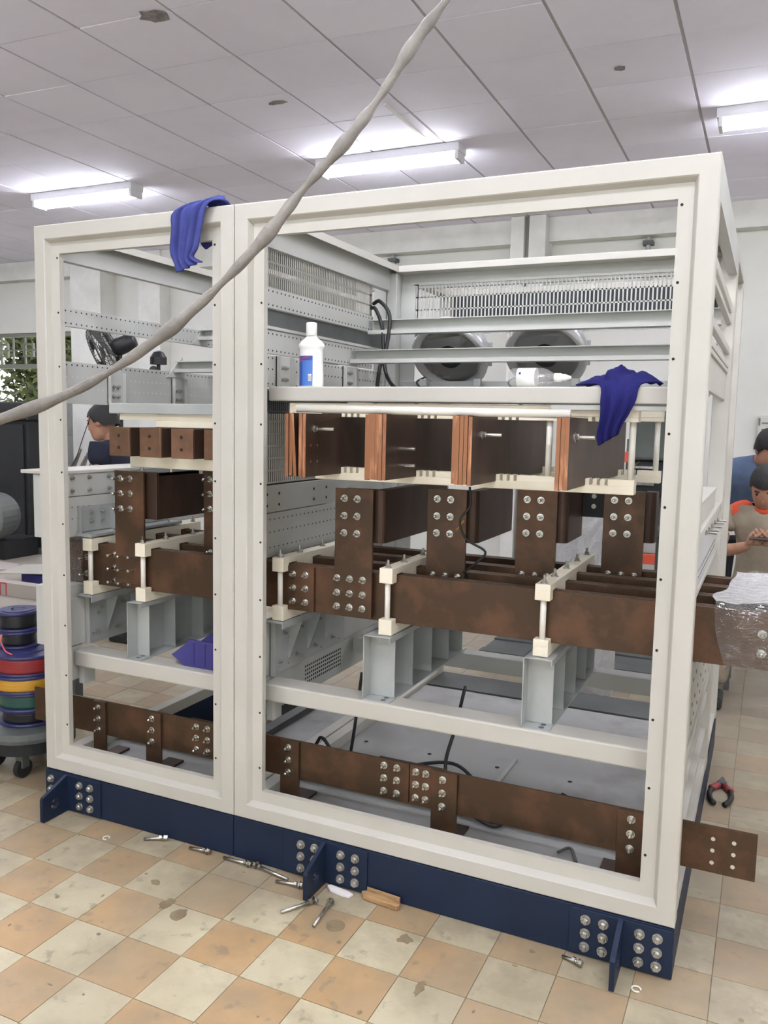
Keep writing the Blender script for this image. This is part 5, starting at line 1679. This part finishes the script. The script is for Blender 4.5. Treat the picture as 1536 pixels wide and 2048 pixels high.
for k in range(9): b.tube([(-1.84 + k * .014, 1.86 + k * .01, 1.02), (-1.73 + k * .009, 1.9 + k * .01, 1.22 + .025 * (k % 4))], .007, 5)
tag(b.build('cable_bundle', cable_m), 'bundle of grey cable ends standing on the bench beside the man in navy', 'cables')

# seated man in khaki with orange collar looking at a phone
sx, sy = 2.475, 2.88
t = thing('person', 'seated man in khaki workwear with orange shoulders looking at a phone', 'person', (sx, sy, 0))
skin_body('clothed_body',
          [(sx + .02, sy + .12, .55), (sx + .01, sy + .1, .72), (sx, sy + .05, .9), (sx - .005, sy + .02, 1.02), (sx, sy, 1.085),
           (sx - .165, sy + .03, 1.02), (sx + .165, sy + .03, 1.02), (sx - .2, sy - .01, .93), (sx + .2, sy - .01, .93),
           (sx - .1, sy + .02, .53), (sx - .18, sy - .34, .56), (sx - .17, sy - .3, .1), (sx + .12, sy + .02, .53), (sx + .2, sy - .34, .56), (sx + .19, sy - .3, .1)],
          [(0, 1), (1, 2), (2, 3), (3, 4), (3, 5), (3, 6), (5, 7), (6, 8), (0, 9), (9, 10), (10, 11), (0, 12), (12, 13), (13, 14)],
          [(.15, .12), (.145, .115), (.15, .11), (.13, .09), .06, .07, .07, .06, .06, (.095, .09), .085, .055, (.095, .09), .085, .055], khaki_m, t, 2)
for sg in (-1, 1):
    chain([(sx + sg * .05, sy + .01, 1.08), (sx + sg * .13, sy + .03, 1.055), (sx + sg * .185, sy + .025, 1.0)], [.052, .06, .06], orange_m, t, 'shoulder_patch', 2)
    chain([(sx + sg * .2, sy - .01, .94), (sx + sg * .225, sy - .06, .82), (sx + sg * .14, sy - .2, .85), (sx + sg * .06, sy - .28, .89)], [.045, .042, .036, .026], skin_m, t, 'arm', 2)
    hand(t, (sx + sg * .06, sy - .28, .89), (-sg * .5, -.35, .35), (-sg * .3, .5, .6), .6, thumb=sg)
    b = MB(); b.box(sx + sg * .185 - .045, sx + sg * .185 + .045, sy - .46, sy - .25, 0, .07); b.build('shoe', black_m, t, bevel=.02)
chain([(sx - .06, sy - .02, 1.07), (sx, sy - .06, 1.055), (sx + .06, sy - .02, 1.07)], [.022, .022, .022], orange_m, t, 'collar', 1)
chain([(sx, sy, 1.07), (sx, sy - .03, 1.13), (sx, sy - .05, 1.16)], [.052, .05, .05], skin_m, t, 'neck', 1)
head(t, (sx, sy - .07, 1.2), (-.1, -.8, -.6), (0, -.5, .8))
ph = thing('phone', 'dark mobile phone held by the seated man', 'phone', (sx, sy - .36, .95))
b = MB(); b.box(sx - .06, sx + .06, sy - .40, sy - .335, .935, .945); b.build('phone_case', phone_m, ph, bevel=.003)
t = thing('stool', 'grey low stool under the seated man', 'stool', (sx, sy + .1, 0))
MB().box(sx - .17, sx + .2, sy - .06, sy + .28, .4, .44).build('seat', dkgrey_m, t, bevel=.01)
for dx in (-.15, .15):
    for dy in (-.04, .22): MB().box(sx + dx, sx + dx + .03, sy + dy, sy + dy + .03, 0, .4).build('leg', dkgrey_m, t)
# man in blue-grey shirt bending over him
px_, py_ = 2.36, 3.42
t = thing('person', 'man in a blue grey shirt and dark trousers bending over the seated man', 'person', (px_, py_, 0))
skin_body('clothed_body',
          [(px_ - .05, py_ + .22, .88), (px_ - .03, py_ + .16, 1.02), (px_, py_ + .08, 1.17), (px_ + .03, py_ + .0, 1.275), (px_ + .075, py_ - .05, 1.315),
           (px_ - .13, py_ + .0, 1.26), (px_ + .2, py_ + .06, 1.27), (px_ - .15, py_ - .03, 1.14), (px_ + .25, py_ + .02, 1.13)],
          [(0, 1), (1, 2), (2, 3), (3, 4), (3, 5), (3, 6), (5, 7), (6, 8)],
          [(.14, .11), (.14, .11), (.15, .11), (.13, .09), .058, .07, .07, .055, .055], denim_m, t, 2)
skin_body('trousers',
          [(px_ - .05, py_ + .22, .9), (px_ - .13, py_ + .2, .78), (px_ - .13, py_ + .14, .45), (px_ - .12, py_ + .2, .1), (px_ + .05, py_ + .24, .78), (px_ + .05, py_ + .2, .45), (px_ + .05, py_ + .25, .1)],
          [(0, 1), (1, 2), (2, 3), (0, 4), (4, 5), (5, 6)], [(.135, .11), .1, .075, .06, .1, .075, .06], darkpant_m, t, 2)
for sg, ax_ in ((-1, px_ - .15), (1, px_ + .25)):
    chain([(ax_, py_ - .025, 1.15), (ax_ + sg * .02, py_ - .08, 1.0), (ax_ - sg * .02, py_ - .22, .9)], [.045, .04, .028], skin_m, t, 'arm', 2)
    hand(t, (ax_ - sg * .02, py_ - .22, .9), (-sg * .1, -.5, -.6), (-sg, 0, 0), .4, thumb=sg)
    b = MB(); xs = px_ - .12 if sg < 0 else px_ + .05
    b.box(xs - .045, xs + .045, py_ + .02, py_ + .27, 0, .07); b.build('shoe', black_m, t, bevel=.02)
chain([(px_ + .06, py_ - .03, 1.3), (px_ + .09, py_ - .07, 1.345), (px_ + .11, py_ - .1, 1.37)], [.052, .05, .05], skin_m, t, 'neck', 1)
head(t, (px_ + .125, py_ - .12, 1.40), (.35, -.65, -.6), (.1, -.45, .85))
